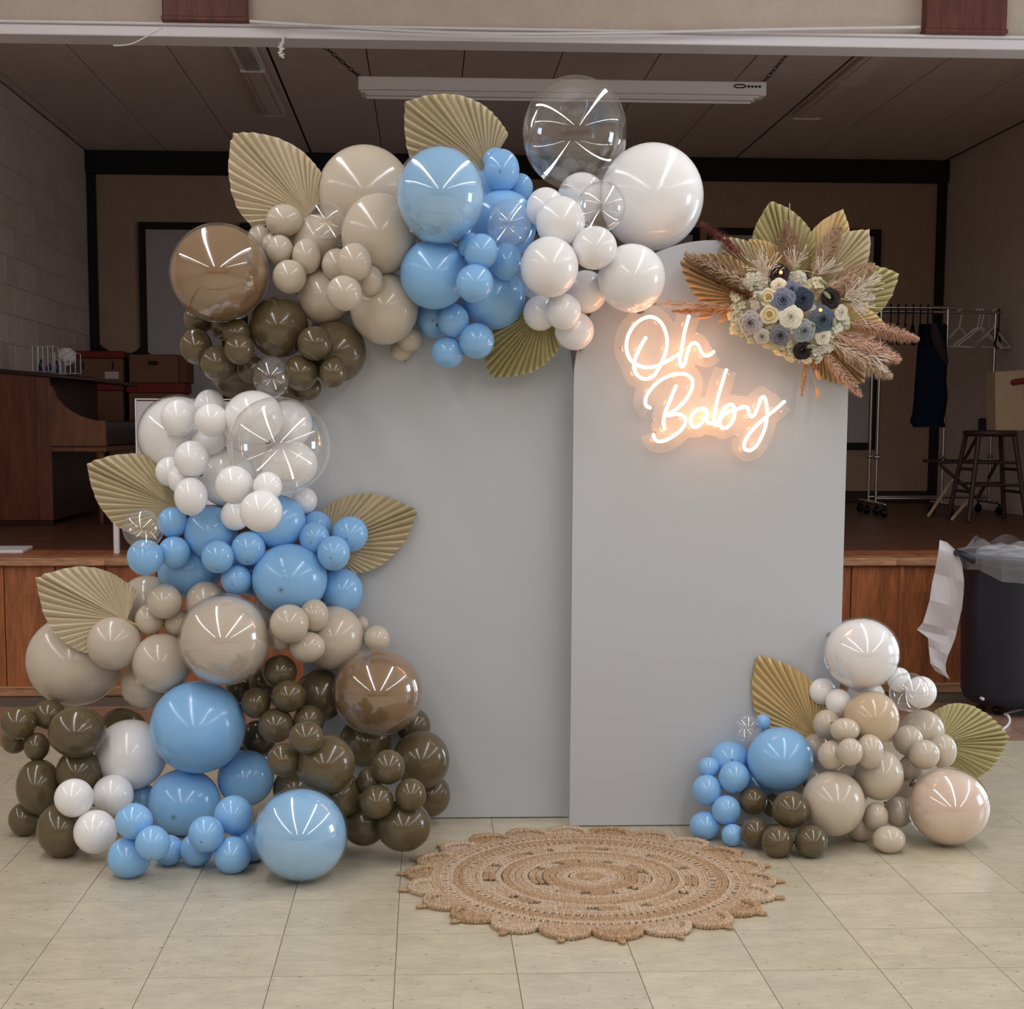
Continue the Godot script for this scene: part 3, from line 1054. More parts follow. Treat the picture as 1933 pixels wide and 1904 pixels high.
func build_seats() -> void:
	# bar stool with a tote bag on it
	var c := Vector3(4.06, SH, -10.75)
	var seat_y := at(1920, 812, 10.75).y
	var t := thing("bar_stool", "dark wooden bar stool carrying a burlap tote bag at the stage side", "stool", c)
	var st := new_st()
	lathe(st, Vector3(c.x, seat_y - 0.045, c.z), [Vector2(0, 0), Vector2(0.17, 0), Vector2(0.19, 0.012), Vector2(0.19, 0.035), Vector2(0.175, 0.044), Vector2(0, 0.042)], 28)
	obj("seat", st, M["stool_wood"], t)
	for s in [Vector2(-1, 1), Vector2(1, 1), Vector2(-1, -1), Vector2(1, -1)]:
		st = new_st()
		bar(st, Vector3(c.x + s.x * 0.21, SH + 0.004, c.z + s.y * 0.21), Vector3(c.x + s.x * 0.13, seat_y - 0.045, c.z + s.y * 0.13), 0.018, 8)
		obj("leg", st, M["stool_wood"], t)
	for y in [0.26, 0.42]:
		for s in [-1.0, 1.0]:
			var r: float = lerpf(0.21, 0.13, y / (seat_y - SH))
			st = new_st()
			bar(st, Vector3(c.x - r, SH + y, c.z + s * r), Vector3(c.x + r, SH + y, c.z + s * r), 0.011, 8)
			obj("rung", st, M["stool_wood"], t)
			st = new_st()
			bar(st, Vector3(c.x + s * r, SH + y - 0.05, c.z - r), Vector3(c.x + s * r, SH + y - 0.05, c.z + r), 0.011, 8)
			obj("rung", st, M["stool_wood"], t)
	# tote bag
	var b0 := at(1874, 808, 10.72)
	var bx := b0.x
	var by := seat_y + 0.001
	t = thing("tote_bag", "tan burlap tote bag with dark handle standing on the bar stool", "bag", Vector3(bx + 0.16, by, -10.75))
	st = new_st()
	var front := PackedVector2Array([Vector2(bx, by), Vector2(bx + 0.36, by), Vector2(bx + 0.37, by + 0.2), Vector2(bx + 0.375, by + 0.42), Vector2(bx + 0.19, by + 0.425), Vector2(bx - 0.02, by + 0.412), Vector2(bx - 0.012, by + 0.2)])
	extrude_z(st, front, -10.66, -10.84)
	obj("body", st, M["burlap"], t)
	st = new_st()
	tube(st, catmull(PackedVector3Array([Vector3(bx + 0.10, by + 0.335, -10.652), Vector3(bx + 0.15, by + 0.345, -10.645), Vector3(bx + 0.28, by + 0.36, -10.64), Vector3(bx + 0.36, by + 0.36, -10.652)]), 5), 0.02, 8)
	obj("handle", st, M["red_lid"], t)
	# folding stool of crossed bars
	var f := Vector3(3.82, SH, -11.0)
	t = thing("folding_chair", "folded wooden camp stool with crossed legs beside the bar stool", "folding chair", f)
	var A := at(1772, 872, 11.05)
	var B := at(1882, 874, 11.05)
	st = new_st()
	box(st, Vector3(A.x, A.y - 0.012, -11.1), Vector3(B.x, A.y + 0.014, -11.06), 0.004)
	box(st, Vector3(A.x, A.y - 0.012, -11.42), Vector3(B.x, A.y + 0.014, -11.38), 0.004)
	obj("seat_rail", st, M["stool_wood"], t)
	for e in [[1774, 876, 11.08, 1846, 940, 11.03], [1828, 862, 11.35, 1752, 974, 11.1], [1862, 905, 11.2, 1797, 980, 10.85], [1880, 876, 11.4, 1846, 940, 11.3]]:
		st = new_st()
		var q := at(e[3], e[4], e[5])
		if e[4] > 970:
			q = on_level(e[3], e[4], SH + 0.012)
		bar(st, at(e[0], e[1], e[2]), q, 0.013, 8)
		obj("leg", st, M["stool_wood" if e[4] < 970 else "burlap"], t)
	st = new_st()
	bar(st, at(1818, 872, 11.08), at(1850, 815, 11.2), 0.012, 8)
	obj("back_post", st, M["stool_wood"], t)
	st = new_st()
	var w0 := at(1862, 812, 11.2)
	box(st, w0 + Vector3(-0.06, -0.03, -0.02), w0 + Vector3(0.07, 0.09, 0.01), 0.02)
	obj("back_rest", st, M["plum_cloth"], t)


func build_bin() -> void:
	var c := Vector3(2.883, 0, -7.12)
	var t := thing("trash_can", "dark plastic trash can on casters in front of the stage", "trash can", c)
	var rim := at(1850, 1046, 7.1).y
	var st := new_st()
	lathe(st, c, [Vector2(0, 0.045), Vector2(0.24, 0.045), Vector2(0.262, 0.06), Vector2(0.275, 0.1), Vector2(0.295, rim - 0.06), Vector2(0.3, rim - 0.055), Vector2(0.3, rim - 0.02), Vector2(0.288, rim - 0.02), Vector2(0.262, 0.12), Vector2(0, 0.1)], 56)
	obj("body", st, M["bin_plastic"], t)
	st = new_st()
	lathe(st, c, [Vector2(0.284, rim - 0.03), Vector2(0.318, rim - 0.03), Vector2(0.323, rim - 0.018), Vector2(0.318, rim), Vector2(0.3, rim + 0.006), Vector2(0.284, rim)], 56)
	obj("rim", st, M["bin_plastic"], t)
	for a in [2.9, -0.2]:
		st = new_st()
		var d := Vector3(cos(a), 0, sin(a))
		var s := Vector3(-d.z, 0, d.x)
		tube(st, catmull(PackedVector3Array([c + d * 0.3 + s * 0.06 + Vector3(0, rim - 0.03, 0), c + d * 0.36 + s * 0.05 + Vector3(0, rim + 0.0, 0), c + d * 0.37 + Vector3(0, rim + 0.012, 0), c + d * 0.36 - s * 0.05 + Vector3(0, rim + 0.0, 0), c + d * 0.3 - s * 0.06 + Vector3(0, rim - 0.03, 0)]), 5), 0.016, 8)
		obj("handle", st, M["bin_plastic"], t)
	for k in 4:
		var a := 0.9 + PI / 2 * k
		var p := c + Vector3(cos(a), 0, sin(a)) * 0.2
		st = new_st()
		bar(st, p + Vector3(-0.012, 0.024, 0), p + Vector3(0.012, 0.024, 0), 0.023, 12)
		obj("caster", st, M["dark_metal"], t)
	st = new_st()
	var bolt := at(1855, 1319, 6.86)
	bar(st, bolt + Vector3(0, 0, -0.02), bolt + Vector3(0, 0, 0.004), 0.008, 8)
	obj("bolt", st, M["white_plastic"], t)
	# clear liner: gathered film over the rim, hanging in a swag
	var l := thing("bin_liner", "clear plastic liner folded over the rim of the dark trash can", "bin liner", Vector3(c.x, rim, c.z))
	st = new_st()
	var n := 64
	var film := []
	for i in n + 1:
		var a := TAU * i / n
		var front := clampf(sin(a) * 0.5 + 0.5, 0.0, 1.0)
		var drop := 0.05 + 0.13 * pow(clampf(cos(a - 0.9) * 0.5 + 0.5, 0.0, 1.0), 2.0) + 0.01 * sin(a * 9.0)
		var wob := 0.004 * sin(a * 23.0)
		var col := []
		for e in [[0.24, 0.06 + 0.02 * sin(a * 7.0)], [0.286, 0.012], [0.312, 0.014], [0.33, -0.005], [0.331 + wob, -drop * 0.5], [0.322 + wob * 2.0, -drop]]:
			col.append(Vector3(c.x + cos(a) * e[0], rim + e[1], c.z + sin(a) * e[0]))
		film.append(col)
	for i in n:
		for j in 5:
			quad(st, film[i][j], film[i + 1][j], film[i + 1][j + 1], film[i][j + 1], c + Vector3(0, rim - 0.3, 0))
	obj("film", st, M["liner"], l)
	st = new_st()
	lumpy(st, c + Vector3(-0.1, rim + 0.012, 0.02), Vector3(0.13, 0.035, 0.12), 0.6, 12, 9)
	obj("gathered_film", st, M["liner"], l)
	# long strip of paper hanging out of the bin
	st = new_st()
	var D := 7.03
	var rowsp := [[1774, 1788, 1021, 0.0], [1772, 1808, 1040, 0.03], [1768, 1816, 1062, 0.0], [1764, 1820, 1090, 0.035], [1759, 1819, 1112, 0.0], [1755, 1816, 1140, 0.03], [1748, 1810, 1165, 0.0], [1742, 1806, 1183, 0.02], [1731, 1803, 1196, 0.05], [1752, 1797, 1212, 0.0], [1753, 1790, 1228, 0.02], [1755, 1785, 1246, 0.0], [1756, 1786, 1260, 0.02], [1766, 1793, 1274, 0.0]]
	var grid := []
	for r in rowsp:
		var col := []
		for j in 6:
			var f := j / 5.0
			var yy: float = r[2] + (f - 0.5) * (16.0 if r[2] > 1080 else 4.0)
			col.append(at(lerpf(r[0], r[1], f), yy, D - 0.6 * r[3] * sin(PI * f + r[2] * 0.05)))
		grid.append(col)
	for i in grid.size() - 1:
		for j in 5:
			var ins: Vector3 = grid[i][j] + Vector3(0, 0, -1)
			quad(st, grid[i][j], grid[i][j + 1], grid[i + 1][j + 1], grid[i + 1][j], ins)
			var bk := Vector3(0, 0, -0.0015)
			quad(st, grid[i][j] + bk, grid[i][j + 1] + bk, grid[i + 1][j + 1] + bk, grid[i + 1][j] + bk, ins + Vector3(0, 0, 2))
	tag(obj("paper_strip", st, M["paper_grey"]), "long crumpled strip of white paper hanging out of the trash can", "paper")
	# white cord on the floor
	st = new_st()
	tube(st, catmull(PackedVector3Array([on_level(1990, 1316, 0.006), on_level(1933, 1337, 0.006), on_level(1910, 1343, 0.006), on_level(1897, 1348, 0.012), on_level(1903, 1351, 0.03), on_level(1906, 1360, 0.012), on_level(1902, 1369, 0.006), on_level(1893, 1376, 0.006), on_level(1884, 1382, 0.006)]), 7), 0.006, 8)
	tag(obj("power_cord", st, M["white_plastic"]), "white power cord curling on the brown border tiles by the trash can", "cord")


# ------------------------------------------------------------------ arches
func build_arches() -> void:
	var specs := [[0.952, -5.03, "white round topped arch panel carrying the neon sign and flower arrangement"], [0.040, -5.15, "white round topped arch panel standing behind the balloon garland"]]
	for e in specs:
		var hw := 0.4605
		var apex := 1.973
		var outline := PackedVector2Array([Vector2(e[0] - hw, 0.004), Vector2(e[0] + hw, 0.004)])
		for k in 49:
			var a := PI * k / 48.0
			outline.append(Vector2(e[0] + hw * cos(a), apex - hw + hw * sin(a)))
		var t := thing("arch_panel", e[2], "backdrop panel", Vector3(e[0], 0, e[1]), "white arch panels")
		var st := new_st()
		extrude_z(st, outline, e[1], e[1] - 0.022)
		obj("face_board", st, M["panel_white"], t)
		st = new_st()
		for s in [-1.0, 1.0]:
			box(st, Vector3(e[0] + s * 0.3 - 0.02, 0.0, e[1] - 0.26), Vector3(e[0] + s * 0.3 + 0.02, 0.03, e[1] - 0.0225), 0.004)
			bar(st, Vector3(e[0] + s * 0.3, 0.03, e[1] - 0.24), Vector3(e[0] + s * 0.3, 0.62, e[1] - 0.03), 0.012)
		obj("stand", st, M["panel_edge"], t)


# ------------------------------------------------------------------ jute rug
func braid(st: SurfaceTool, c: Vector3, r: float, a0: float, a1: float, amp: float, rad: float, pitch: float, sd: int) -> void:
	var full := absf(a1 - a0) > TAU - 0.01
	var waves := maxi(2, roundi(r * absf(a1 - a0) / pitch))
	var n := waves * 6
	var jit := noise(sd, 0.35, 2)
	for s in 3:
		var pts := PackedVector3Array()
		for i in (n if full else n + 1):
			var f := float(i) / n
			var ang := lerpf(a0, a1, f)
			var ph := TAU * (waves * f + s / 3.0)
			var rr := r + amp * sin(ph) + 0.0028 * jit.get_noise_2d(i * 1.7, s * 40.0) + 0.0025 * jit.get_noise_2d(i * 0.11, 7.0)
			pts.append(c + Vector3(cos(ang) * rr, rad * 1.15 + rad * 0.75 * sin(2.0 * ph) + 0.0012 * jit.get_noise_2d(i * 2.3 + 90.0, s * 31.0), sin(ang) * rr))
		tube(st, pts, rad, 5, full, true)


func build_rug() -> void:
	var c := Vector3(0.495, 0.0, -4.425)
	var t := thing("jute_rug", "round natural jute rug with scalloped looped border on the tiled floor", "rug", c)
	var mats := ["jute", "jute_light", "jute_dark"]
	# plaited rings, close together in bands
	var radii := [0.014, 0.034, 0.054, 0.074, 0.094, 0.114, 0.134, 0.196, 0.216, 0.236, 0.256, 0.276, 0.334, 0.353, 0.385, 0.404, 0.423, 0.456, 0.474]
	for k in radii.size():
		var st := new_st()
		braid(st, c, radii[k], 0.13 * k, 0.13 * k + TAU, 0.0064, 0.0048, 0.030, 100 + k)
		obj("braid_ring", st, M[mats[(k * 2 + k / 3) % 3]], t)
	# broken rings that leave dark openings, two rows each
	for e in [[0.155, 13, 0.030, 0], [0.175, 13, 0.038, 0], [0.296, 23, 0.026, 1], [0.315, 23, 0.036, 1]]:
		for k in e[1]:
			var a: float = TAU * (k + 0.12 * sin(k * 2.7)) / e[1] + 0.3
			var gap: float = e[2] / e[0] * (0.8 + 0.4 * sin(k * 1.9 + e[3]))
			var st := new_st()
			braid(st, c, e[0], a + gap * 0.5, a + TAU / e[1] - gap * 0.5, 0.0062, 0.0048, 0.028, 500 + k)
			obj("braid_length", st, M[mats[(k + e[3]) % 3]], t)
	# short radial stitches
	for e in [[0.357, 0.381, 104], [0.427, 0.452, 128]]:
		var st := new_st()
		for k in e[2]:
			var a: float = TAU * (k + rng.randf_range(-0.2, 0.2)) / e[2]
			var d := Vector3(cos(a), 0, sin(a))
			bar(st, c + d * e[0] + Vector3(0, 0.009, 0), c + d * e[1] + Vector3(0, 0.0095, 0), 0.0042, 5)
		tag(obj("stitch_work", st, M["jute_light"], t), "", "", "", "stuff")
	# scallops with a loop at the tip
	var n := 22
	for k in n:
		var a := TAU * (k + 0.35) / n
		var d := Vector3(cos(a), 0, sin(a))
		var o := c + d * 0.486
		var st := new_st()
		for r in [0.012, 0.030, 0.062]:
			braid(st, o, r, a - PI * 0.54, a + PI * 0.54, 0.0054, 0.0076 if r > 0.06 else 0.0048, 0.025, 300 + k * 3)
		for j in 9:
			var b := a - PI * 0.5 + PI * j / 8.0
			var e := Vector3(cos(b), 0, sin(b))
			bar(st, o + e * 0.034 + Vector3(0, 0.007, 0), o + e * 0.056 + Vector3(0, 0.007, 0), 0.0042, 5)
		var sc := obj("scallop", st, M[mats[k % 3]], t)
		st = new_st()
		var s := Vector3(-d.z, 0, d.x)
		var tip := o + d * 0.067
		var yy := Vector3(0, 0.006, 0)
		tube(st, catmull(PackedVector3Array([tip - s * 0.004 + yy, tip + d * 0.012 - s * 0.0065 + yy, tip + d * 0.026 - s * 0.005 + yy * 1.3, tip + d * 0.03 + yy * 1.3, tip + d * 0.026 + s * 0.005 + yy * 1.3, tip + d * 0.012 + s * 0.0065 + yy, tip + s * 0.004 + yy]), 4), 0.0044, 6)
		obj("tip_loop", st, M["jute_dark"], sc)


# ------------------------------------------------------------------ pleated palm leaves
func palm_shape(base: Vector3, tip: Vector3, wide: float, folds: int, skew: float, bend: float, sd: int) -> SurfaceTool:
	var r := RandomNumberGenerator.new()
	r.seed = sd
	var u := (tip - base)
	var L := u.length()
	u = u / L
	var facing := (EYE + Vector3(0, 0.1, 0) - (base + tip) / 2.0).normalized()
	var v := facing.cross(u).normalized()
	var n := u.cross(v).normalized()
	if n.dot(facing) < 0.0:
		n = -n
	var half := deg_to_rad(84.0)
	var rays := []
	var count := folds * 2
	for i in count + 1:
		var f := float(i) / count * 2.0 - 1.0
		var th := half * signf(f) * pow(absf(f), 1.12)
		var w := wide * (1.0 + skew * signf(f))
		# where the ray at this angle meets the spade-shaped outline
		var lo := -0.05
		var hi := 1.0
		for k in 22:
			var t := (lo + hi) / 2.0
			var hw := w * (1.0 - pow(maxf(t, 0.0), 2.7)) * pow(t + 0.1, 0.2)
			if atan2(hw, t) > absf(th):
				lo = t
			else:
				hi = t
		var hw2 := w * (1.0 - pow(maxf(lo, 0.0), 2.7)) * pow(lo + 0.1, 0.2)
		var rad := L * sqrt(lo * lo + hw2 * hw2)
		rad *= 1.0 - 0.015 * r.randf() - (0.02 if i % 2 == 0 else 0.0)
		var zig := (1.0 if i % 2 == 0 else -1.0) * rad * half * 2.0 / count * r.randf_range(0.7, 1.35)
		var line := []
		for k in 7:
			var t := k / 6.0
			var dir := u * cos(th) + v * sin(th)
			line.append(base + dir * rad * t + n * (zig * t + bend * L * t * t * (0.4 + 0.6 * f * f) + 0.015 * L * sin(3.0 * t + f * 2.0)))
		rays.append(line)
	var st := new_st()
	for i in count:
		for k in 6:
			var a: Vector3 = rays[i][k]
			var b: Vector3 = rays[i][k + 1]
			var c: Vector3 = rays[i + 1][k + 1]
			var d: Vector3 = rays[i + 1][k]
			var ins := (a + c) / 2.0 - n
			tri(st, a, b, c, ins)
			if k > 0:
				tri(st, a, c, d, ins)
	return st


func palm_stem(base: Vector3, tip: Vector3, length: float) -> SurfaceTool:
	var st := new_st()
	var d := ((base - tip).normalized() + Vector3(0, 0, -0.5)).normalized()
	tube(st, PackedVector3Array([base - d * 0.004, base + d * length * 0.5, base + d * length]), [0.0035, 0.0045, 0.005], 8)
	return st


func build_palm_leaves() -> void:
	# base pixel, tip pixel, depth, half width, skew, bend
	var list := [
		[583, 406, 437, 248, 5.10, 0.50, 0.12, "palm_pale", "tall dried palm leaf over the shoulder of the garland, pointing up and outward"],
		[921, 318, 762, 189, 5.14, 0.56, 0.05, "palm_tan", "dried palm leaf at the crown of the garland behind the shelled blue balloon"],
		[331, 957, 161, 874, 5.08, 0.50, 0.1, "palm_tan", "dried palm leaf on the outer side of the column between white and blue balloons"],
		[616, 1030, 790, 962, 5.095, 0.50, 0.0, "palm_tan", "dried palm leaf against the arch panel behind small blue balloons"],
		[238, 1172, 65, 1089, 4.98, 0.52, 0.12, "palm_pale", "pale dried palm leaf on the huge sand balloon low on the column"],
		[1028, 580, 926, 714, 5.02, 0.62, -0.15, "palm_green", "dried palm leaf drooping under the white balloons onto the panel"],
		[1541, 1392, 1427, 1235, 4.98, 0.42, 0.1, "palm_gold", "upright dried palm leaf of the small floor cluster against the arch"],
		[1768, 1404, 1908, 1390, 5.06, 0.62, 0.0, "palm_green", "wide dried palm leaf of the small floor cluster near the trash can"]]
	for k in list.size():
		var e: Array = list[k]
		var base := at(e[0], e[1], e[4])
		var tip := at(e[2], e[3], e[4] + 0.03)
		var t := thing("palm_leaf", e[8], "palm leaf", base, "pleated dried palm leaves of the garland")
		obj("blade", palm_shape(base, tip, e[5], 30, e[6], -0.03, 40 + k), M[e[7]], t)
		obj("stem", palm_stem(base, tip, 0.06), M["palm_brown"], t)


# ------------------------------------------------------------------ balloons
var latex_forms := []
var film_form: Mesh


func balloon_form(axis: Vector3, with_tip: bool) -> Mesh:
	var y := axis.normalized()
	var x := y.cross(Vector3(0.3, 0.2, 0.9)).normalized()
	var b := Basis(x, y, x.cross(y))
	var prof := [Vector2(0.0, -1.30), Vector2(0.105, -1.285), Vector2(0.055, -1.245), Vector2(0.048, -1.225), Vector2(0.08, -1.20), Vector2(0.05, -1.165), Vector2(0.06, -1.13)]
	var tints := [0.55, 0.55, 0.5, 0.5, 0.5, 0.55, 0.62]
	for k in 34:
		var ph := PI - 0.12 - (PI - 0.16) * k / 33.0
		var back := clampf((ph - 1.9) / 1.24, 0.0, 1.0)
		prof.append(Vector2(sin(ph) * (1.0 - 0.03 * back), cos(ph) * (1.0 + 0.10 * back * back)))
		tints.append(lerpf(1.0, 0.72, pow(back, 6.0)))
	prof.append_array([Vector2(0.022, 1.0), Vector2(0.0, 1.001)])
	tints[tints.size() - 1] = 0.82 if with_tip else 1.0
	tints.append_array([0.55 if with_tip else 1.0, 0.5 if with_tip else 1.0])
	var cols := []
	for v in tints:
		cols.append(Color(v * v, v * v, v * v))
	var st := new_st()
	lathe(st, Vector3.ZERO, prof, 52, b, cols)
	return st.commit()


# a clear skin: a thin outer film and, just inside it, the sheen of its inner face
func film_shape() -> Mesh:
	var mesh := ArrayMesh.new()
	for layer in 2:
		var st := new_st()
		var prof := []
		for k in 41:
			var ph := PI * (1.0 - k / 40.0)
			prof.append(Vector2(sin(ph), cos(ph)) * (1.0 - 0.006 * layer))
		lathe(st, Vector3.ZERO, prof, 64, Basis(Vector3.RIGHT, 0.4))
		st.commit(mesh)
		mesh.surface_set_material(layer, M["clear_film" if layer == 0 else "film_gloss"])
	return mesh


func scaled(o: Node3D, r: Vector3) -> Node3D:
	o.scale = r
	return o


# kind: s sand, b blue, w white, n brown, t tan, l blush
func bal(kind: String, x: float, y: float, z: float, rx: float, ry: float, label: String, cluster: String) -> void:
	var names := {"s": "sand", "b": "blue", "w": "white", "n": "brown", "t": "tan"}
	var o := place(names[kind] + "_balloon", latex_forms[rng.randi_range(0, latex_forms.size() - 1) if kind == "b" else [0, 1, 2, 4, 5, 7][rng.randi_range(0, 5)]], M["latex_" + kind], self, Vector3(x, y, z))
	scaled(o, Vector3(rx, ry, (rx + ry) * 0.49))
	tag(o, label, "balloon", "%s balloons of the %s" % [names[kind], cluster])


func clear_bal(x: float, y: float, z: float, rx: float, ry: float, label: String, cluster: String) -> void:
	var o := place("clear_balloon", film_form, null, self, Vector3(x, y, z))
	scaled(o, Vector3(rx, ry, (rx + ry) * 0.5))
	tag(o, label, "balloon", "clear bubble balloons of the %s" % cluster)


func shelled_bal(kind: String, x: float, y: float, z: float, rx: float, ry: float, label: String, cluster: String) -> void:
	var t := thing("shelled_balloon", label, "balloon", Vector3(x, y, z), "clear shelled balloons of the %s" % cluster)
	var o := place("clear_shell", film_form, null, t, Vector3(x, y, z))
	scaled(o, Vector3(rx, ry, (rx + ry) * 0.5))
	o = place("inner_balloon", latex_forms[2], M["latex_" + kind], t, Vector3(x, y - ry * 0.01, z))
	scaled(o, Vector3(rx, ry, (rx + ry) * 0.5) * 0.955)
	var st := new_st()
	var c := Vector3(x, y, z) + Vector3(0.1, -0.25, -0.96).normalized() * (rx + ry) * 0.5
	tube(st, PackedVector3Array([c, c + Vector3(0.004, -0.012, -0.018)]), [0.006, 0.009], 8)
	obj("knot", st, M["clear_film"], t)


func build_balloons() -> void:
	for a in [Vector3(0.1, 0.05, 1), Vector3(-0.5, 0.2, 0.8), Vector3(0.5, -0.3, 0.8), Vector3(0.0, -0.75, 0.7), Vector3(-0.3, 0.7, 0.6), Vector3(0.85, 0.2, 0.5), Vector3(-0.15, -0.2, 1), Vector3(0.3, 0.45, 0.85)]:
		latex_forms.append(balloon_form(a, latex_forms.size() in [3, 6]))
	film_form = film_shape()
	build_upper_garland()
	build_column()
	build_column_foot()
	build_floor_cluster()



func build_upper_garland() -> void:
	var g := "upper garland"
	bal("s", -0.201, 2.127, -5.160, 0.1593, 0.1611, "biggest cream balloon at the top of the arch, beside the shelled blue balloon", g)
	bal("s", -0.146, 1.972, -4.955, 0.1217, 0.1286, "large sand balloon under the biggest cream balloon, touching the shelled blue balloon", g)
	bal("s", -0.356, 1.965, -5.120, 0.0898, 0.0898, "medium sand balloon partly covered by the small clear bubble near the top palm leaf", g)
	bal("s", -0.460, 2.026, -5.060, 0.0604, 0.0533, "small sand balloon at the foot of the topmost palm leaf over the garland shoulder", g)
	bal("s", -0.542, 1.979, -5.150, 0.0470, 0.0524, "small sand balloon tucked behind the shelled brown globe, below the palm leaf foot", g)
	bal("s", -0.501, 1.951, -5.090, 0.0357, 0.0375, "tiny sand balloon peeping out between its cluster mates beside the brown globe", g)
	bal("s", -0.472, 1.926, -5.020, 0.0440, 0.0493, "small sand balloon beside the shelled brown globe, upper one of the bunch of three", g)
	bal("s", -0.384, 1.905, -5.000, 0.0474, 0.0579, "small oval sand balloon in front of the medium sand one with the bubble", g)
	bal("s", -0.436, 1.835, -4.952, 0.0539, 0.0539, "small sand balloon hanging lowest of the bunch next to the brown globe", g)
	bal("s", -0.285, 1.877, -4.980, 0.0489, 0.0524, "small sand balloon half hidden behind the front one of the central sand bunch", g)
	bal("s", -0.221, 1.867, -4.802, 0.0539, 0.0590, "small sand balloon, uppermost front one of the bunch on the large sand balloons", g)
	bal("s", -0.252, 1.770, -4.782, 0.0554, 0.0554, "small sand balloon, lowest front one of the bunch on the large sand balloons", g)
	bal("s", -0.178, 1.819, -4.878, 0.0445, 0.0479, "small sand balloon behind the bunch, between the two large sand balloons", g)
	bal("s", -0.334, 1.782, -5.060, 0.0888, 0.0923, "medium sand balloon just above the dark brown ones, below the sand bunch", g)
	bal("s", -0.134, 1.740, -4.994, 0.1104, 0.1174, "large sand balloon hanging over the white arch, lowest of the big sand ones", g)
	bal("s", -0.052, 1.644, -5.058, 0.0408, 0.0390, "tiny sand balloon below the lowest large sand one, next to pale blue", g)
	bal("s", -0.081, 1.610, -5.110, 0.0359, 0.0341, "tiny shaded sand balloon hanging lowest against the white arch panel", g)
	clear_bal(-0.319, 2.013, -4.960, 0.0609, 0.0609, "small clear bubble balloon among the sand balloons under the topmost leaves", g)
	shelled_bal("m", -0.660, 1.846, -4.960, 0.1601, 0.1584, "glossy brown balloon inside a clear shell, at the outer shoulder of the garland", g)
	bal("n", -0.479, 1.679, -5.028, 0.0970, 0.1006, "big dark brown balloon below the shelled brown globe at the garland shoulder", g)
	bal("n", -0.295, 1.602, -5.050, 0.1010, 0.1028, "big brown balloon against the white arch, behind three small brown ones", g)
	bal("n", -0.355, 1.622, -4.920, 0.0552, 0.0552, "small brown balloon, top one of three in front of the big brown balloon", g)
	bal("n", -0.404, 1.529, -4.960, 0.0574, 0.0574, "small brown balloon beside the little clear bubble, in the hanging bunch of three", g)
	bal("n", -0.298, 1.530, -4.930, 0.0432, 0.0502, "small brown balloon next to the arch panel in the hanging bunch of three", g)
	bal("n", -0.383, 1.482, -5.036, 0.0424, 0.0389, "small brown balloon peeping below the hanging bunch of three", g)
	bal("n", -0.750, 1.616, -5.040, 0.0531, 0.0584, "small brown balloon sticking out beyond the others below the brown globe", g)
	bal("n", -0.674, 1.561, -4.990, 0.0560, 0.0578, "small brown balloon, lowest one of the bunch below the shelled brown globe", g)
	bal("n", -0.595, 1.602, -4.920, 0.0483, 0.0501, "small olive brown balloon at the front of the bunch under the brown globe", g)
	bal("n", -0.752, 1.711, -5.120, 0.0503, 0.0503, "small brown balloon half covered by the lower edge of the brown globe", g)
	bal("n", -0.669, 1.685, -5.100, 0.0429, 0.0447, "small brown balloon in shade directly under the shelled brown globe", g)
	bal("n", -0.612, 1.656, -5.000, 0.0474, 0.0474, "small brown balloon behind the olive one under the shelled brown globe", g)
	bal("n", -0.573, 1.543, -5.050, 0.0478, 0.0478, "small brown balloon behind the little clear bubble over the white balloons", g)
	bal("n", -0.634, 1.536, -5.160, 0.0905, 0.0869, "big shaded brown balloon behind the small brown bunch, above the white balloons", g)
	bal("n", -0.453, 1.462, -5.090, 0.0536, 0.0536, "shaded brown balloon squeezed behind the clear orb and the brown bunch", g)
	clear_bal(-0.491, 1.514, -4.890, 0.0601, 0.0669, "small clear bubble balloon beneath the dark brown balloons, above the white ones", g)
	shelled_bal("p", 0.047, 2.079, -4.821, 0.1404, 0.1539, "big blue balloon in a clear shell at the crown of the arch", g)
	bal("b", 0.029, 1.844, -4.915, 0.1104, 0.1121, "large blue balloon directly below the shelled blue balloon", g)
	bal("b", 0.256, 2.016, -5.040, 0.1096, 0.1132, "large blue balloon behind the clear bubble at the crown of the arch", g)
	bal("b", 0.249, 2.189, -5.030, 0.0582, 0.0688, "small blue balloon under the tip of the crown palm leaf", g)
	bal("b", 0.234, 2.238, -5.120, 0.0431, 0.0395, "small blue balloon mostly hidden at the edge of the crown palm leaf", g)
	bal("b", 0.314, 2.146, -5.100, 0.0429, 0.0465, "small blue balloon beside the big clear globe, behind the white balloons", g)
	bal("b", 0.199, 2.133, -5.160, 0.0797, 0.0797, "blue balloon in shade behind the shelled blue one and its leaf", g)
	bal("b", 0.174, 1.902, -4.792, 0.0521, 0.0555, "small blue balloon at the top of the bunch between the large blue ones", g)
	bal("b", 0.143, 1.923, -4.879, 0.0428, 0.0479, "small blue balloon half hidden behind the top one of the blue bunch", g)
	bal("b", 0.261, 1.887, -4.940, 0.0520, 0.0607, "small oval blue balloon under the clear bubble, touching the white balloon", g)
	bal("b", 0.154, 1.802, -4.773, 0.0586, 0.0603, "pale blue small balloon in the middle of the upper blue bunch", g)
	bal("b", 0.225, 1.781, -5.040, 0.1061, 0.1061, "large blue balloon beside the white ones, above the drooping palm leaf", g)
	bal("b", 0.092, 1.702, -4.980, 0.0507, 0.0542, "small blue balloon in the hanging blue trio, uppermost", g)
	bal("b", 0.034, 1.717, -5.080, 0.0660, 0.0677, "blue balloon behind the hanging blue trio, next to the sand balloon", g)
	bal("b", 0.073, 1.600, -5.000, 0.0544, 0.0509, "small blue balloon hanging lowest of the upper garland over the panel", g)
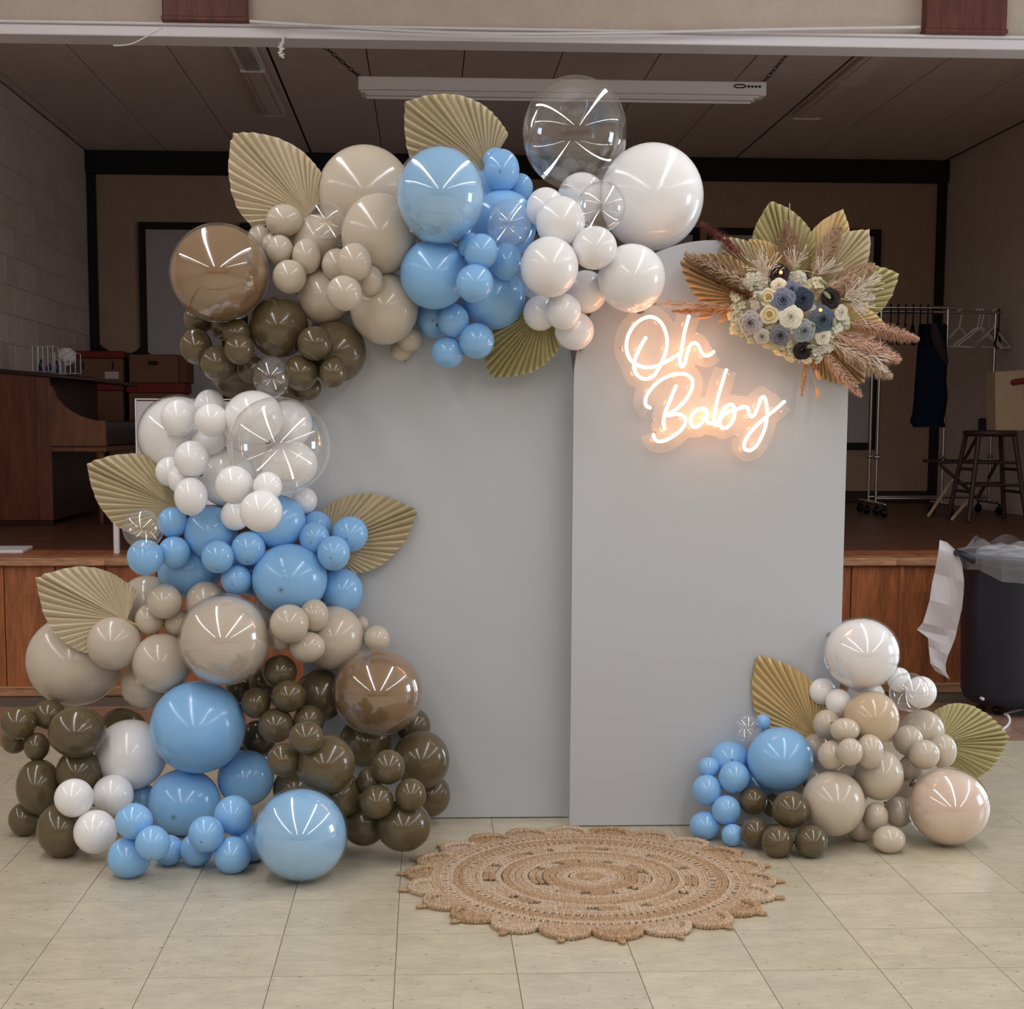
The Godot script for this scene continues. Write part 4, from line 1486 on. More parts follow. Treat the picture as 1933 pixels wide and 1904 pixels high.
	bal("b", 0.167, 1.636, -4.960, 0.0574, 0.0574, "small pale blue balloon beside the drooping palm leaf", g)
	clear_bal(0.263, 1.997, -4.860, 0.0716, 0.0750, "clear bubble balloon with bright crossed reflections in front of large blue balloon", g)
	bal("w", 0.755, 2.123, -5.120, 0.1725, 0.1761, "biggest white balloon at the end of the garland, above the neon sign", g)
	bal("w", 0.525, 2.126, -5.160, 0.0815, 0.0815, "white balloon behind the big clear globe at the top", g)
	bal("w", 0.388, 2.060, -4.960, 0.0627, 0.0661, "white balloon beside the blue ones, under the big clear globe", g)
	bal("w", 0.427, 2.001, -4.847, 0.0782, 0.0816, "white balloon in the middle of the upper white cluster", g)
	bal("w", 0.388, 1.856, -4.788, 0.0907, 0.0941, "large white balloon touching the small oval blue one", g)
	bal("w", 0.531, 1.919, -4.812, 0.0709, 0.0675, "white balloon below the clear bubble in the white cluster", g)
	bal("w", 0.660, 1.834, -4.890, 0.1081, 0.1081, "warm lit white balloon under the biggest white one, over the neon letters", g)
	bal("w", 0.523, 1.798, -4.990, 0.0700, 0.0700, "white balloon glowing peach next to the warm lit large one", g)
	bal("w", 0.374, 1.727, -4.970, 0.0558, 0.0575, "small white balloon above the drooping palm leaf", g)
	bal("w", 0.440, 1.726, -4.879, 0.0582, 0.0582, "small white balloon in front, lowest bunch of white over the seam", g)
	bal("w", 0.486, 1.671, -4.970, 0.0645, 0.0628, "peach lit white balloon hanging lowest over the gap between the arches", g)
	clear_bal(0.485, 2.307, -5.010, 0.1705, 0.1793, "biggest clear globe balloon rising above the whole arch", g)
	clear_bal(0.546, 2.037, -4.748, 0.0750, 0.0766, "clear bubble balloon resting on the biggest white balloon", g)


func build_column() -> void:
	var g := "balloon column"
	shelled_bal("w", -0.834, 1.325, -5.175, 0.1380, 0.1380, "white balloon in a clear shell at the outer edge of the side column", g)
	bal("w", -0.803, 1.384, -5.000, 0.0596, 0.0614, "small white balloon in front of the shelled white one", g)
	bal("w", -0.715, 1.425, -5.085, 0.0500, 0.0535, "small white balloon topping the side column white cluster", g)
	bal("w", -0.677, 1.376, -4.843, 0.0527, 0.0544, "small white balloon just below the topmost one of the column", g)
	bal("w", -0.713, 1.309, -5.035, 0.0565, 0.0495, "small white balloon shaded below its twin in the column", g)
	bal("w", -0.751, 1.252, -4.913, 0.0569, 0.0586, "small white balloon below the shelled white one, mid column", g)
	bal("w", -0.841, 1.207, -5.040, 0.0495, 0.0495, "small white balloon behind the column's upper outer palm leaf", g)
	bal("w", -0.790, 1.183, -4.970, 0.0488, 0.0488, "small white balloon next to the edge of the outer palm leaf", g)
	bal("w", -0.753, 1.132, -4.893, 0.0532, 0.0618, "bluish white balloon above the small blue ones by the palm leaf", g)
	bal("w", -0.663, 1.189, -5.085, 0.0963, 0.0999, "large white balloon in the middle of the column", g)
	bal("w", -0.573, 1.182, -4.569, 0.0561, 0.0577, "small cream white balloon at the front of the large white one", g)
	bal("w", -0.622, 1.066, -4.975, 0.0489, 0.0489, "small white balloon over the blue ones, behind the front white one", g)
	bal("w", -0.482, 1.109, -4.458, 0.0626, 0.0610, "white balloon lowest and foremost in the column's white cluster", g)
	bal("w", -0.469, 1.179, -4.524, 0.0429, 0.0444, "small white balloon under the big clear orb's lower edge", g)
	bal("w", -0.545, 1.385, -4.862, 0.0938, 0.0853, "large white balloon seen partly through the big clear orb", g)
	bal("w", -0.446, 1.365, -5.020, 0.0740, 0.0793, "greyish white balloon seen through the upper part of the big clear orb", g)
	bal("w", -0.442, 1.235, -4.943, 0.0919, 0.0780, "white balloon seen inside the lower part of the big clear orb", g)
	bal("w", -0.406, 1.109, -5.100, 0.0429, 0.0447, "small shaded white balloon below the big clear orb, against the panel", g)
	clear_bal(-0.448, 1.297, -4.670, 0.1573, 0.1508, "big clear orb balloon on the column in front of white balloons", g)
	bal("b", -0.835, 1.040, -5.027, 0.0494, 0.0512, "small blue balloon at the foot of the column's outer palm leaf", g)
	bal("b", -0.712, 1.007, -5.045, 0.0885, 0.0885, "large blue balloon under the bluish white one in the column", g)
	bal("b", -0.493, 1.041, -5.043, 0.0955, 0.0902, "large blue balloon behind the foremost white balloon of the column", g)
	bal("b", -0.366, 1.025, -5.100, 0.0501, 0.0501, "small blue balloon in shade next to the palm leaf over the panel", g)
	bal("b", -0.367, 0.990, -5.013, 0.0510, 0.0528, "small blue balloon beside the base of the palm leaf over the panel", g)
	bal("b", -0.251, 1.001, -5.040, 0.0601, 0.0601, "small blue balloon lying on the palm leaf over the panel", g)
	bal("b", -0.301, 0.944, -4.955, 0.0539, 0.0574, "small blue balloon with dark tip, just below the palm leaf", g)
	bal("b", -0.581, 0.958, -4.975, 0.0559, 0.0559, "small blue balloon in the middle of the column's blue band", g)
	bal("b", -0.677, 0.933, -4.945, 0.0538, 0.0538, "small blue balloon next to the dark gap of the blue band", g)
	bal("b", -0.826, 0.944, -4.995, 0.0526, 0.0526, "small blue balloon beside the outermost blue one of the band", g)
	bal("b", -0.910, 0.932, -4.935, 0.0589, 0.0589, "small blue balloon outermost in the column, below a clear bubble", g)
	bal("b", -0.623, 0.854, -4.985, 0.0507, 0.0525, "small blue balloon low in the band, above the shelled sand globe", g)
	bal("b", -0.449, 0.855, -4.994, 0.1244, 0.1174, "largest blue balloon of the column, above the small sand pair", g)
	bal("b", -0.282, 0.807, -5.075, 0.0712, 0.0766, "blue balloon at the panel edge, behind the column's largest blue one", g)
	bal("b", -0.798, 0.874, -5.130, 0.1080, 0.0990, "large blue balloon in shade behind the sand balloons of the column", g)
	bal("b", -0.584, 0.864, -5.130, 0.0828, 0.0828, "blue balloon in deep shade in the middle of the blue band", g)
	clear_bal(-0.902, 1.030, -4.864, 0.0649, 0.0649, "clear bubble balloon overlapping the outer palm leaf", g)
	bal("s", -0.513, 0.734, -5.160, 0.0724, 0.0724, "sand balloon in shade behind the largest blue balloon of the column", g)


func build_column_foot() -> void:
	var g := "column foot"
	bal("s", -1.193, 0.562, -5.145, 0.1625, 0.1553, "huge sand balloon at the outer side of the column, under a palm leaf", g)
	bal("s", -1.031, 0.644, -5.005, 0.0913, 0.0913, "medium sand balloon in front of the huge sand one", g)
	bal("s", -0.872, 0.577, -4.985, 0.0962, 0.0980, "medium sand balloon beside the shelled sand globe", g)
	bal("s", -0.946, 0.762, -5.145, 0.0903, 0.0903, "medium sand balloon beside the lower palm leaf tip, behind small ones", g)
	bal("s", -0.859, 0.783, -4.980, 0.0577, 0.0577, "small sand balloon, front one of the bunch above the medium sand ones", g)
	bal("s", -0.917, 0.717, -5.025, 0.0476, 0.0511, "small sand balloon under the front one of the bunch", g)
	bal("s", -0.824, 0.703, -5.040, 0.0477, 0.0477, "small sand balloon between the bunch and the shelled sand globe", g)
	bal("s", -0.727, 0.774, -5.025, 0.0705, 0.0705, "sand balloon rising behind the shelled sand globe", g)
	shelled_bal("s", -0.647, 0.673, -4.865, 0.1485, 0.1485, "sand balloon in a clear shell at the middle of the column", g)
	bal("s", -0.948, 0.483, -5.105, 0.0842, 0.0842, "sand balloon in shade below the medium sand ones, above the white", g)
	bal("s", -0.438, 0.726, -4.842, 0.0629, 0.0629, "small sand balloon beside the shelled sand globe, toward the panel", g)
	bal("s", -0.364, 0.744, -4.920, 0.0483, 0.0535, "small sand balloon above the others under the largest blue one", g)
	bal("s", -0.385, 0.642, -4.895, 0.0584, 0.0515, "small flattened sand balloon above the dark brown ones", g)
	bal("s", -0.307, 0.654, -5.020, 0.1022, 0.1092, "large sand balloon at the panel side of the column", g)
	bal("s", -0.163, 0.653, -5.004, 0.0439, 0.0457, "small sand balloon just above the shelled brown globe", g)
	bal("s", -0.218, 0.689, -5.110, 0.0251, 0.0287, "tiny sand balloon peeping behind the large one at the panel side", g)
	bal("s", -0.473, 0.665, -4.935, 0.0416, 0.0416, "small sand balloon hidden behind the pair beside the shelled sand globe", g)
	shelled_bal("m", -0.156, 0.489, -4.925, 0.1521, 0.1469, "glossy brown balloon in a clear shell low at the panel side", g)
	bal("n", -0.480, 0.555, -4.940, 0.0572, 0.0555, "small brown balloon uppermost in the column's lower brown bunch", g)
	bal("n", -0.445, 0.485, -4.870, 0.0564, 0.0530, "small brown balloon in the brown bunch, second one down", g)
	bal("n", -0.555, 0.456, -4.905, 0.0482, 0.0499, "small brown balloon next to the big blue globe", g)
	bal("n", -0.487, 0.389, -4.870, 0.0581, 0.0564, "small brown balloon in the brown bunch beside the big blue globe", g)
	bal("n", -0.381, 0.401, -4.885, 0.0514, 0.0514, "small brown balloon behind its twin in the brown bunch", g)
	bal("n", -0.360, 0.424, -4.509, 0.0522, 0.0506, "small brown balloon foremost in the brown bunch", g)
	bal("n", -0.434, 0.344, -4.556, 0.0496, 0.0512, "small brown balloon lowest in the brown bunch beside the blue ones", g)
	bal("n", -0.354, 0.457, -5.040, 0.0884, 0.0884, "big brown balloon in shade beside the shelled brown globe", g)
	bal("n", -0.307, 0.326, -4.575, 0.0915, 0.0915, "big brown balloon behind the shelled pale blue globe", g)
	bal("n", -0.203, 0.296, -5.045, 0.0885, 0.0885, "big brown balloon in shade under the shelled brown globe", g)
	bal("n", -0.015, 0.248, -4.975, 0.0960, 0.0995, "big brown balloon reaching out over the panel, low in the column", g)
	bal("n", -0.116, 0.307, -4.611, 0.0518, 0.0550, "small brown balloon, top one of the trio near the rug", g)
	bal("n", -0.151, 0.207, -4.576, 0.0530, 0.0530, "small brown balloon in the trio near the rug, toward the blue globe", g)
	bal("n", -0.047, 0.225, -4.586, 0.0483, 0.0515, "small brown balloon in the trio near the rug, toward the panel", g)
	bal("n", -0.069, 0.115, -4.635, 0.0862, 0.0813, "big brown balloon on the floor at the edge of the rug", g)
	bal("n", 0.015, 0.108, -5.055, 0.0692, 0.0745, "big brown balloon behind the trio near the rug", g)
	bal("n", -0.175, 0.253, -4.647, 0.0408, 0.0440, "small brown balloon in shade behind the trio near the rug", g)
	bal("n", -0.195, 0.105, -4.712, 0.0727, 0.0744, "big brown balloon in shade on the floor behind the pale blue globe", g)
	bal("n", -0.042, 0.341, -5.085, 0.0589, 0.0607, "brown balloon peeping out below the shelled brown globe", g)
	bal("n", -0.572, 0.294, -5.125, 0.0629, 0.0629, "brown balloon in shade between the big blue globe and the bunch", g)
	bal("n", -0.272, 0.208, -4.663, 0.0736, 0.0736, "brown balloon in deep shade behind the shelled pale blue globe", g)
	bal("n", -0.644, 0.448, -5.200, 0.0474, 0.0474, "brown balloon in shade under the shelled sand globe", g)
	bal("n", -1.344, 0.380, -4.980, 0.0594, 0.0559, "small brown balloon at the outer top of the floor cluster", g)
	bal("n", -1.257, 0.395, -5.035, 0.0548, 0.0512, "small brown balloon beside the outer top one of the floor cluster", g)
	bal("n", -1.376, 0.307, -5.040, 0.0424, 0.0442, "small brown balloon peeping below the outer top one", g)
	bal("n", -1.287, 0.299, -4.980, 0.0419, 0.0472, "tiny brown balloon between the outer small one and the big brown one", g)
	bal("n", -1.134, 0.365, -4.898, 0.0928, 0.0842, "big brown balloon topping the outer floor cluster", g)
	bal("n", -1.279, 0.168, -4.961, 0.0731, 0.0923, "tall brown balloon at the outer side of the floor cluster", g)
	bal("n", -1.144, 0.219, -4.945, 0.0729, 0.0798, "brown balloon behind the small white ones on the floor cluster", g)
	bal("n", -1.334, 0.054, -4.980, 0.0524, 0.0559, "small brown balloon outermost on the floor", g)
	bal("n", -1.151, 0.084, -4.731, 0.0780, 0.0880, "big brown balloon standing on the floor beside the white ones", g)
	bal("n", -1.049, 0.299, -5.200, 0.0876, 0.0876, "brown balloon in shade behind the large white one", g)
	bal("w", -0.987, 0.261, -5.025, 0.1199, 0.1181, "large white balloon beside the big blue globe low in the column", g)
	bal("w", -1.098, 0.200, -4.678, 0.0607, 0.0607, "small white balloon in front of the brown ones, outer of three", g)
	bal("w", -1.022, 0.156, -4.891, 0.0669, 0.0669, "small white balloon under the large white one, inner of three", g)
	bal("w", -1.030, 0.097, -4.656, 0.0670, 0.0686, "small white balloon lowest of three near the floor", g)
	bal("b", -0.747, 0.374, -4.925, 0.1555, 0.1521, "biggest blue balloon low in the column, under the shelled sand globe", g)
	bal("b", -0.607, 0.176, -5.035, 0.0954, 0.0954, "medium blue balloon beside the lowest brown one of the bunch", g)
	bal("b", -0.804, 0.110, -4.970, 0.1203, 0.1116, "large blue balloon between the biggest blue one and the small floor ones", g)
	bal("b", -0.875, 0.176, -4.479, 0.0566, 0.0534, "small blue balloon next to the lowest small white one", g)
	bal("b", -0.810, 0.125, -4.421, 0.0512, 0.0512, "small blue balloon with dark tip near the floor", g)
	bal("b", -0.896, 0.059, -4.500, 0.0647, 0.0632, "blue balloon resting on the floor, next to the small white ones", g)
	bal("b", -0.799, 0.046, -4.620, 0.0486, 0.0486, "small blue balloon in shade near the floor behind the tipped one", g)
	bal("b", -0.666, 0.126, -4.514, 0.0538, 0.0554, "small blue balloon with dark tip below the large blue one", g)
	bal("b", -0.709, 0.053, -4.602, 0.0517, 0.0517, "small blue balloon behind the tipped one, near the floor", g)
	bal("b", -0.596, 0.156, -4.622, 0.0600, 0.0616, "small blue balloon beside the shelled pale blue globe, upper", g)
	bal("b", -0.591, 0.054, -4.533, 0.0573, 0.0573, "small blue balloon on the floor beside the shelled pale blue globe", g)
	bal("b", -0.951, 0.102, -5.050, 0.0461, 0.0496, "small blue balloon in shade between white and large blue", g)
	bal("b", -0.551, 0.059, -4.655, 0.0621, 0.0621, "blue balloon in shade behind the shelled pale blue globe", g)
	shelled_bal("p", -0.374, 0.140, -4.453, 0.1422, 0.1437, "pale blue balloon in a clear shell resting on the floor by the rug", g)
	bal("n", -0.544, 0.472, -5.170, 0.0689, 0.0689, "shaded brown balloon tucked behind the shelled sand globe and the brown bunch", g)
	bal("n", -0.615, 0.190, -5.200, 0.0803, 0.0803, "shaded brown balloon tucked between the blue balloons and the brown bunch", g)
	bal("n", -0.439, 0.126, -5.070, 0.0818, 0.0818, "brown balloon hidden in the dark gap above the shelled pale blue globe", g)
	bal("n", -0.328, 0.071, -4.740, 0.0732, 0.0732, "brown balloon in the dark behind the shelled pale blue globe, near the floor", g)
	bal("n", -1.108, 0.140, -5.110, 0.0789, 0.0789, "brown balloon in shade behind the small white ones", g)


func build_floor_cluster() -> void:
	var g := "small floor cluster"
	shelled_bal("w", 1.450, 0.614, -4.910, 0.1258, 0.1223, "white balloon in a clear shell crowning the small floor cluster", g)
	bal("w", 1.613, 0.506, -5.020, 0.0388, 0.0423, "small white balloon behind the clear bubble of the small cluster", g)
	bal("w", 1.670, 0.474, -4.960, 0.0522, 0.0540, "small white balloon beside the clear bubble, near the trash can", g)
	clear_bal(1.600, 0.490, -4.870, 0.0649, 0.0649, "clear bubble balloon over small white one in the small floor cluster", g)
	bal("w", 1.340, 0.474, -4.980, 0.0454, 0.0454, "small white balloon behind the upright palm leaf of the small cluster", g)
	bal("w", 1.374, 0.451, -4.904, 0.0430, 0.0447, "small white balloon under the shelled white one, beside the palm leaf", g)
	bal("t", 1.464, 0.412, -4.829, 0.0898, 0.0881, "tan balloon in the middle of the small cluster, below white", g)
	bal("s", 1.698, 0.327, -5.020, 0.0775, 0.0740, "sand balloon behind small ones at the foot of the wide palm leaf", g)
	bal("s", 1.333, 0.381, -4.889, 0.0463, 0.0480, "small sand balloon at the foot of the upright palm leaf", g)
	bal("s", 1.358, 0.386, -4.763, 0.0485, 0.0384, "small flattened sand balloon in front of the tan one", g)
	bal("s", 1.311, 0.291, -4.940, 0.0433, 0.0468, "small sand balloon half hidden behind the blue one of the small cluster", g)
	bal("s", 1.319, 0.301, -4.770, 0.0452, 0.0485, "small sand balloon in the row of three, next to the blue one", g)
	bal("s", 1.357, 0.328, -4.695, 0.0412, 0.0445, "small sand balloon, middle of the row of three", g)
	bal("s", 1.434, 0.319, -4.741, 0.0449, 0.0566, "small oval sand balloon, last of the row of three", g)
	bal("s", 1.618, 0.317, -4.920, 0.0501, 0.0518, "small sand balloon, upper one of the trio below the wide palm leaf", g)
	bal("s", 1.649, 0.286, -4.840, 0.0492, 0.0492, "small sand balloon, front one of the trio below the wide palm leaf", g)
	bal("s", 1.737, 0.280, -4.920, 0.0466, 0.0587, "small sand balloon at the stem of the wide palm leaf", g)
	bal("s", 1.636, 0.226, -4.920, 0.0432, 0.0449, "small sand balloon in shade under the trio, above the blush globe", g)
	bal("s", 1.491, 0.226, -4.810, 0.0776, 0.0844, "sand balloon in the core of the small cluster, under the row", g)
	bal("s", 1.323, 0.146, -4.750, 0.1017, 0.1067, "large sand balloon beside the dark brown ones of the small cluster", g)
	bal("s", 1.470, 0.097, -4.765, 0.0385, 0.0468, "small sand balloon of the low trio, beside the large one", g)
	bal("s", 1.581, 0.082, -4.880, 0.0497, 0.0514, "small sand balloon of the low trio, beside the blush globe", g)
	bal("s", 1.491, 0.042, -4.689, 0.0527, 0.0444, "small flattened sand balloon lowest of the low trio, on the floor", g)
	shelled_bal("l", 1.712, 0.128, -4.770, 0.1322, 0.1289, "blush balloon in a clear shell on the floor, outermost of the small cluster", g)
	bal("s", 1.440, 0.050, -4.830, 0.0508, 0.0525, "sand balloon in shade behind the large one, near the floor", g)
	bal("b", 1.177, 0.265, -4.880, 0.1096, 0.1062, "biggest blue balloon of the small floor cluster", g)
	bal("b", 1.025, 0.246, -4.970, 0.0663, 0.0610, "blue balloon under the small clear bubble by the arch panel", g)
	bal("b", 0.947, 0.227, -4.927, 0.0363, 0.0346, "tiny blue balloon outermost of the small cluster", g)
	bal("b", 1.021, 0.207, -4.867, 0.0512, 0.0529, "small blue balloon beside the biggest blue one of the small cluster", g)
	bal("b", 0.935, 0.160, -4.885, 0.0497, 0.0514, "small blue balloon with dark tip, outer side of the small cluster", g)
	bal("b", 0.990, 0.105, -4.833, 0.0475, 0.0492, "small blue balloon beside the upper brown one of the small cluster", g)
	bal("b", 0.926, 0.046, -4.860, 0.0512, 0.0477, "small blue balloon on the floor at the edge of the rug", g)
	bal("b", 1.002, 0.035, -4.780, 0.0369, 0.0369, "tiny blue balloon on the floor beside the brown ones", g)
	bal("b", 1.123, 0.154, -4.970, 0.0593, 0.0593, "blue balloon in shade behind the upper brown one", g)
	clear_bal(1.070, 0.365, -4.920, 0.0501, 0.0501, "small clear bubble balloon over the blue ones by the arch panel", g)
	bal("b", 1.132, 0.377, -4.950, 0.0261, 0.0261, "tiny blue balloon peeping behind the upright palm leaf", g)
	bal("n", 1.083, 0.132, -4.850, 0.0476, 0.0476, "small brown balloon under the biggest blue one of the small cluster", g)
	bal("n", 1.174, 0.137, -4.708, 0.0611, 0.0611, "brown balloon largest of the five in the small cluster", g)
	bal("n", 1.067, 0.057, -4.737, 0.0482, 0.0482, "small brown balloon beside the tiny blue one near the floor", g)
	bal("n", 1.118, 0.049, -4.650, 0.0506, 0.0522, "small brown balloon on the floor, middle of the five", g)
	bal("n", 1.226, 0.051, -4.641, 0.0521, 0.0521, "small brown balloon on the floor, under the large sand one", g)
	bal("n", 1.163, 0.098, -4.917, 0.0345, 0.0380, "small brown balloon in shade between the brown ones", g)
	bal("s", 1.275, 0.163, -4.960, 0.0627, 0.0627, "sand balloon in shade behind the biggest blue one and the large sand one", g)
	bal("s", 1.442, 0.169, -4.930, 0.0657, 0.0657, "sand balloon in shade behind the row of three", g)
	bal("s", 1.617, 0.152, -4.980, 0.0594, 0.0594, "sand balloon in shade behind the blush globe", g)
	bal("w", 1.488, 0.449, -4.980, 0.0664, 0.0664, "white balloon in shade just behind the tan balloon", g)


# ------------------------------------------------------------------ neon sign
func sign_point(x: float, y: float, depth: float) -> Vector3:
	return at(1120.0 + x * 0.22762, 560.0 + y * 0.22762, depth)


func build_neon() -> void:
	var depth := 4.985
	var letters := {
		"O": [[Vector2(437, 335), Vector2(388, 422), Vector2(350, 505), Vector2(336, 580), Vector2(362, 645), Vector2(425, 682), Vector2(495, 660), Vector2(550, 580), Vector2(596, 470), Vector2(612, 370), Vector2(592, 270), Vector2(545, 198), Vector2(475, 166), Vector2(395, 190), Vector2(325, 255), Vector2(284, 340), Vector2(275, 430), Vector2(300, 510), Vector2(350, 558), Vector2(435, 585), Vector2(525, 574), Vector2(625, 527), Vector2(712, 474)]],
		"h": [[Vector2(795, 155), Vector2(764, 260), Vector2(738, 390), Vector2(717, 520), Vector2(728, 574), Vector2(754, 562), Vector2(776, 480), Vector2(802, 408), Vector2(838, 382), Vector2(870, 402), Vector2(892, 452), Vector2(925, 488), Vector2(965, 482), Vector2(1003, 452)]],
		"B": [[Vector2(688, 735), Vector2(642, 845), Vector2(598, 955), Vector2(582, 1040), Vector2(593, 1100)], [Vector2(477, 925), Vector2(434, 895), Vector2(442, 820), Vector2(500, 742), Vector2(580, 678), Vector2(680, 643), Vector2(765, 642), Vector2(818, 682), Vector2(820, 745), Vector2(782, 832), Vector2(705, 920), Vector2(615, 985), Vector2(690, 972), Vector2(744, 988), Vector2(764, 1034), Vector2(738, 1092), Vector2(672, 1150), Vector2(600, 1190), Vector2(540, 1200), Vector2(505, 1172), Vector2(498, 1136)]],
		"a": [[Vector2(938, 938), Vector2(898, 924), Vector2(848, 948), Vector2(808, 1004), Vector2(812, 1062), Vector2(850, 1082), Vector2(898, 1048), Vector2(930, 985), Vector2(942, 945), Vector2(938, 1006), Vector2(952, 1044), Vector2(1000, 1052)]],
		"b": [[Vector2(1105, 600), Vector2(1062, 735), Vector2(1022, 880), Vector2(1002, 1000), Vector2(1012, 1055), Vector2(1034, 1062), Vector2(1045, 1005), Vector2(1080, 932), Vector2(1130, 894), Vector2(1166, 912), Vector2(1172, 972), Vector2(1150, 1040), Vector2(1108, 1085), Vector2(1062, 1080), Vector2(1046, 1040), Vector2(1068, 992), Vector2(1130, 952), Vector2(1198, 932)]],
		"y": [[Vector2(1202, 930), Vector2(1256, 912), Vector2(1284, 928), Vector2(1290, 972), Vector2(1312, 994), Vector2(1342, 968), Vector2(1370, 895), Vector2(1394, 838), Vector2(1420, 836), Vector2(1435, 890), Vector2(1440, 970), Vector2(1430, 1060), Vector2(1400, 1150), Vector2(1350, 1238), Vector2(1300, 1275), Vector2(1258, 1262), Vector2(1250, 1218), Vector2(1290, 1142), Vector2(1360, 1062), Vector2(1440, 990), Vector2(1520, 926), Vector2(1588, 865)]]}
	var origin := sign_point(930, 700, depth)
	var t := thing("neon_sign", "glowing warm white cursive neon sign reading oh baby on the arch panel", "neon sign", Vector3(origin.x, origin.y, -5.03))
	var bright := glow("neon_glow", Color(1.0, 0.96, 0.905), NEON)
	# backing: the lettering's outline grown outwards, in clear acrylic
	var blob: Array = []
	for key in letters:
		for stroke in letters[key]:
			var line := PackedVector2Array()
			for p in stroke:
				var w := sign_point(p.x, p.y, depth)
				line.append(Vector2(w.x, w.y))
			for poly in Geometry2D.offset_polyline(line, 0.039, Geometry2D.JOIN_ROUND, Geometry2D.END_ROUND):
				if Geometry2D.is_polygon_clockwise(poly):
					continue
				blob.append(poly)
	var changed := true
	while changed:
		changed = false
		for i in blob.size():
			for j in range(i + 1, blob.size()):
				var joined := []
				for poly in Geometry2D.merge_polygons(blob[i], blob[j]):
					if not Geometry2D.is_polygon_clockwise(poly):
						joined.append(poly)
				if joined.size() == 1:
					blob[i] = joined[0]
					blob.remove_at(j)
					changed = true
					break
			if changed:
				break
	var st := new_st()
	for poly in blob:
		extrude_z(st, poly, -5.004, -5.009)
	obj("backing_plate", st, M["acrylic"], t)
	for key in letters:
		st = new_st()
		var all := PackedVector3Array()
		for stroke in letters[key]:
			var ctrl := PackedVector3Array()
			for p in stroke:
				ctrl.append(sign_point(p.x, p.y, depth))
			var pts := catmull(ctrl, 6)
			all.append_array(pts)
			tube(st, pts, 0.0058, 10)
		var letter := obj("letter_tube", st, bright, t)
		tag(letter, "glowing tube letter %s" % ("capital " + key if key in ["O", "B"] else "small " + key))
		st = new_st()
		for stroke in letters[key]:
			var ctrl := PackedVector3Array()
			for p in stroke:
				ctrl.append(sign_point(p.x, p.y, depth) + Vector3(0, 0, -0.0095))
			tube(st, catmull(ctrl, 5), 0.0030, 6)
		obj("tube_channel", st, M["white_plastic"], t)
		for k in 9:
			var l := OmniLight3D.new()
			l.name = "letter_glow"
			l.light_color = Color(1.0, 0.64, 0.37)
			l.light_energy = 0.00122
			l.light_size = 0.006
			l.omni_range = 12.0
			l.omni_attenuation = 2.0
			l.shadow_enabled = true
			letter.add_child(l, true)
			l.position = all[int(all.size() * (k + 0.5) / 9.0)] + Vector3(0, 0, 0.010)  - t.position - letter.position
	for p in [Vector2(235, 420), Vector2(500, 1020), Vector2(1195, 1150), Vector2(1130, 640), Vector2(860, 300), Vector2(1560, 950)]:
		st = new_st()
		var q := sign_point(p.x, p.y, 5.0)
		bar(st, Vector3(q.x, q.y, -5.03), Vector3(q.x, q.y, -5.0), 0.004, 10)
		obj("standoff", st, M["white_plastic"], t)


# ------------------------------------------------------------------ flower arrangement
func plume(base: Vector3, tip: Vector3, width: float, count: int, sweep: float, sd: int) -> SurfaceTool:
	var r := RandomNumberGenerator.new()
	r.seed = sd
	var st := new_st()
	var axis := tip - base
	var L := axis.length()
	var u := axis / L
	var side := u.cross(Vector3.BACK).normalized()
	var n := side.cross(u).normalized()
	tube(st, PackedVector3Array([base, base.lerp(tip, 0.5) + side * L * 0.01, base.lerp(tip, 0.92)]), [0.0018, 0.0014, 0.0007], 5)
	for i in count:
		var s := pow(r.randf(), 0.8) * 0.92 + 0.04
		var env := pow(sin(PI * clampf(s * 0.92 + 0.08, 0, 1)), 0.65)
		var az := r.randf() * TAU
		var out := side * cos(az) + n * sin(az) * 0.7
		var reach := width * env * r.randf_range(0.45, 1.0)
		var p0 := base + axis * s
		var fwd := L * sweep * r.randf_range(0.5, 1.0) * (1.15 - s)
		var p1 := p0 + out * reach * 0.6 + u * fwd * 0.45
		var p2 := p0 + out * reach + u * fwd + Vector3(0, -0.12 * reach, 0)
		var w := u.cross(out).normalized() * r.randf_range(0.0009, 0.0021)
		var ins := p1 - n
		quad(st, p0 - w, p1 - w, p1 + w, p0 + w, ins)
		tri(st, p1 - w, p2, p1 + w, ins)
	return st


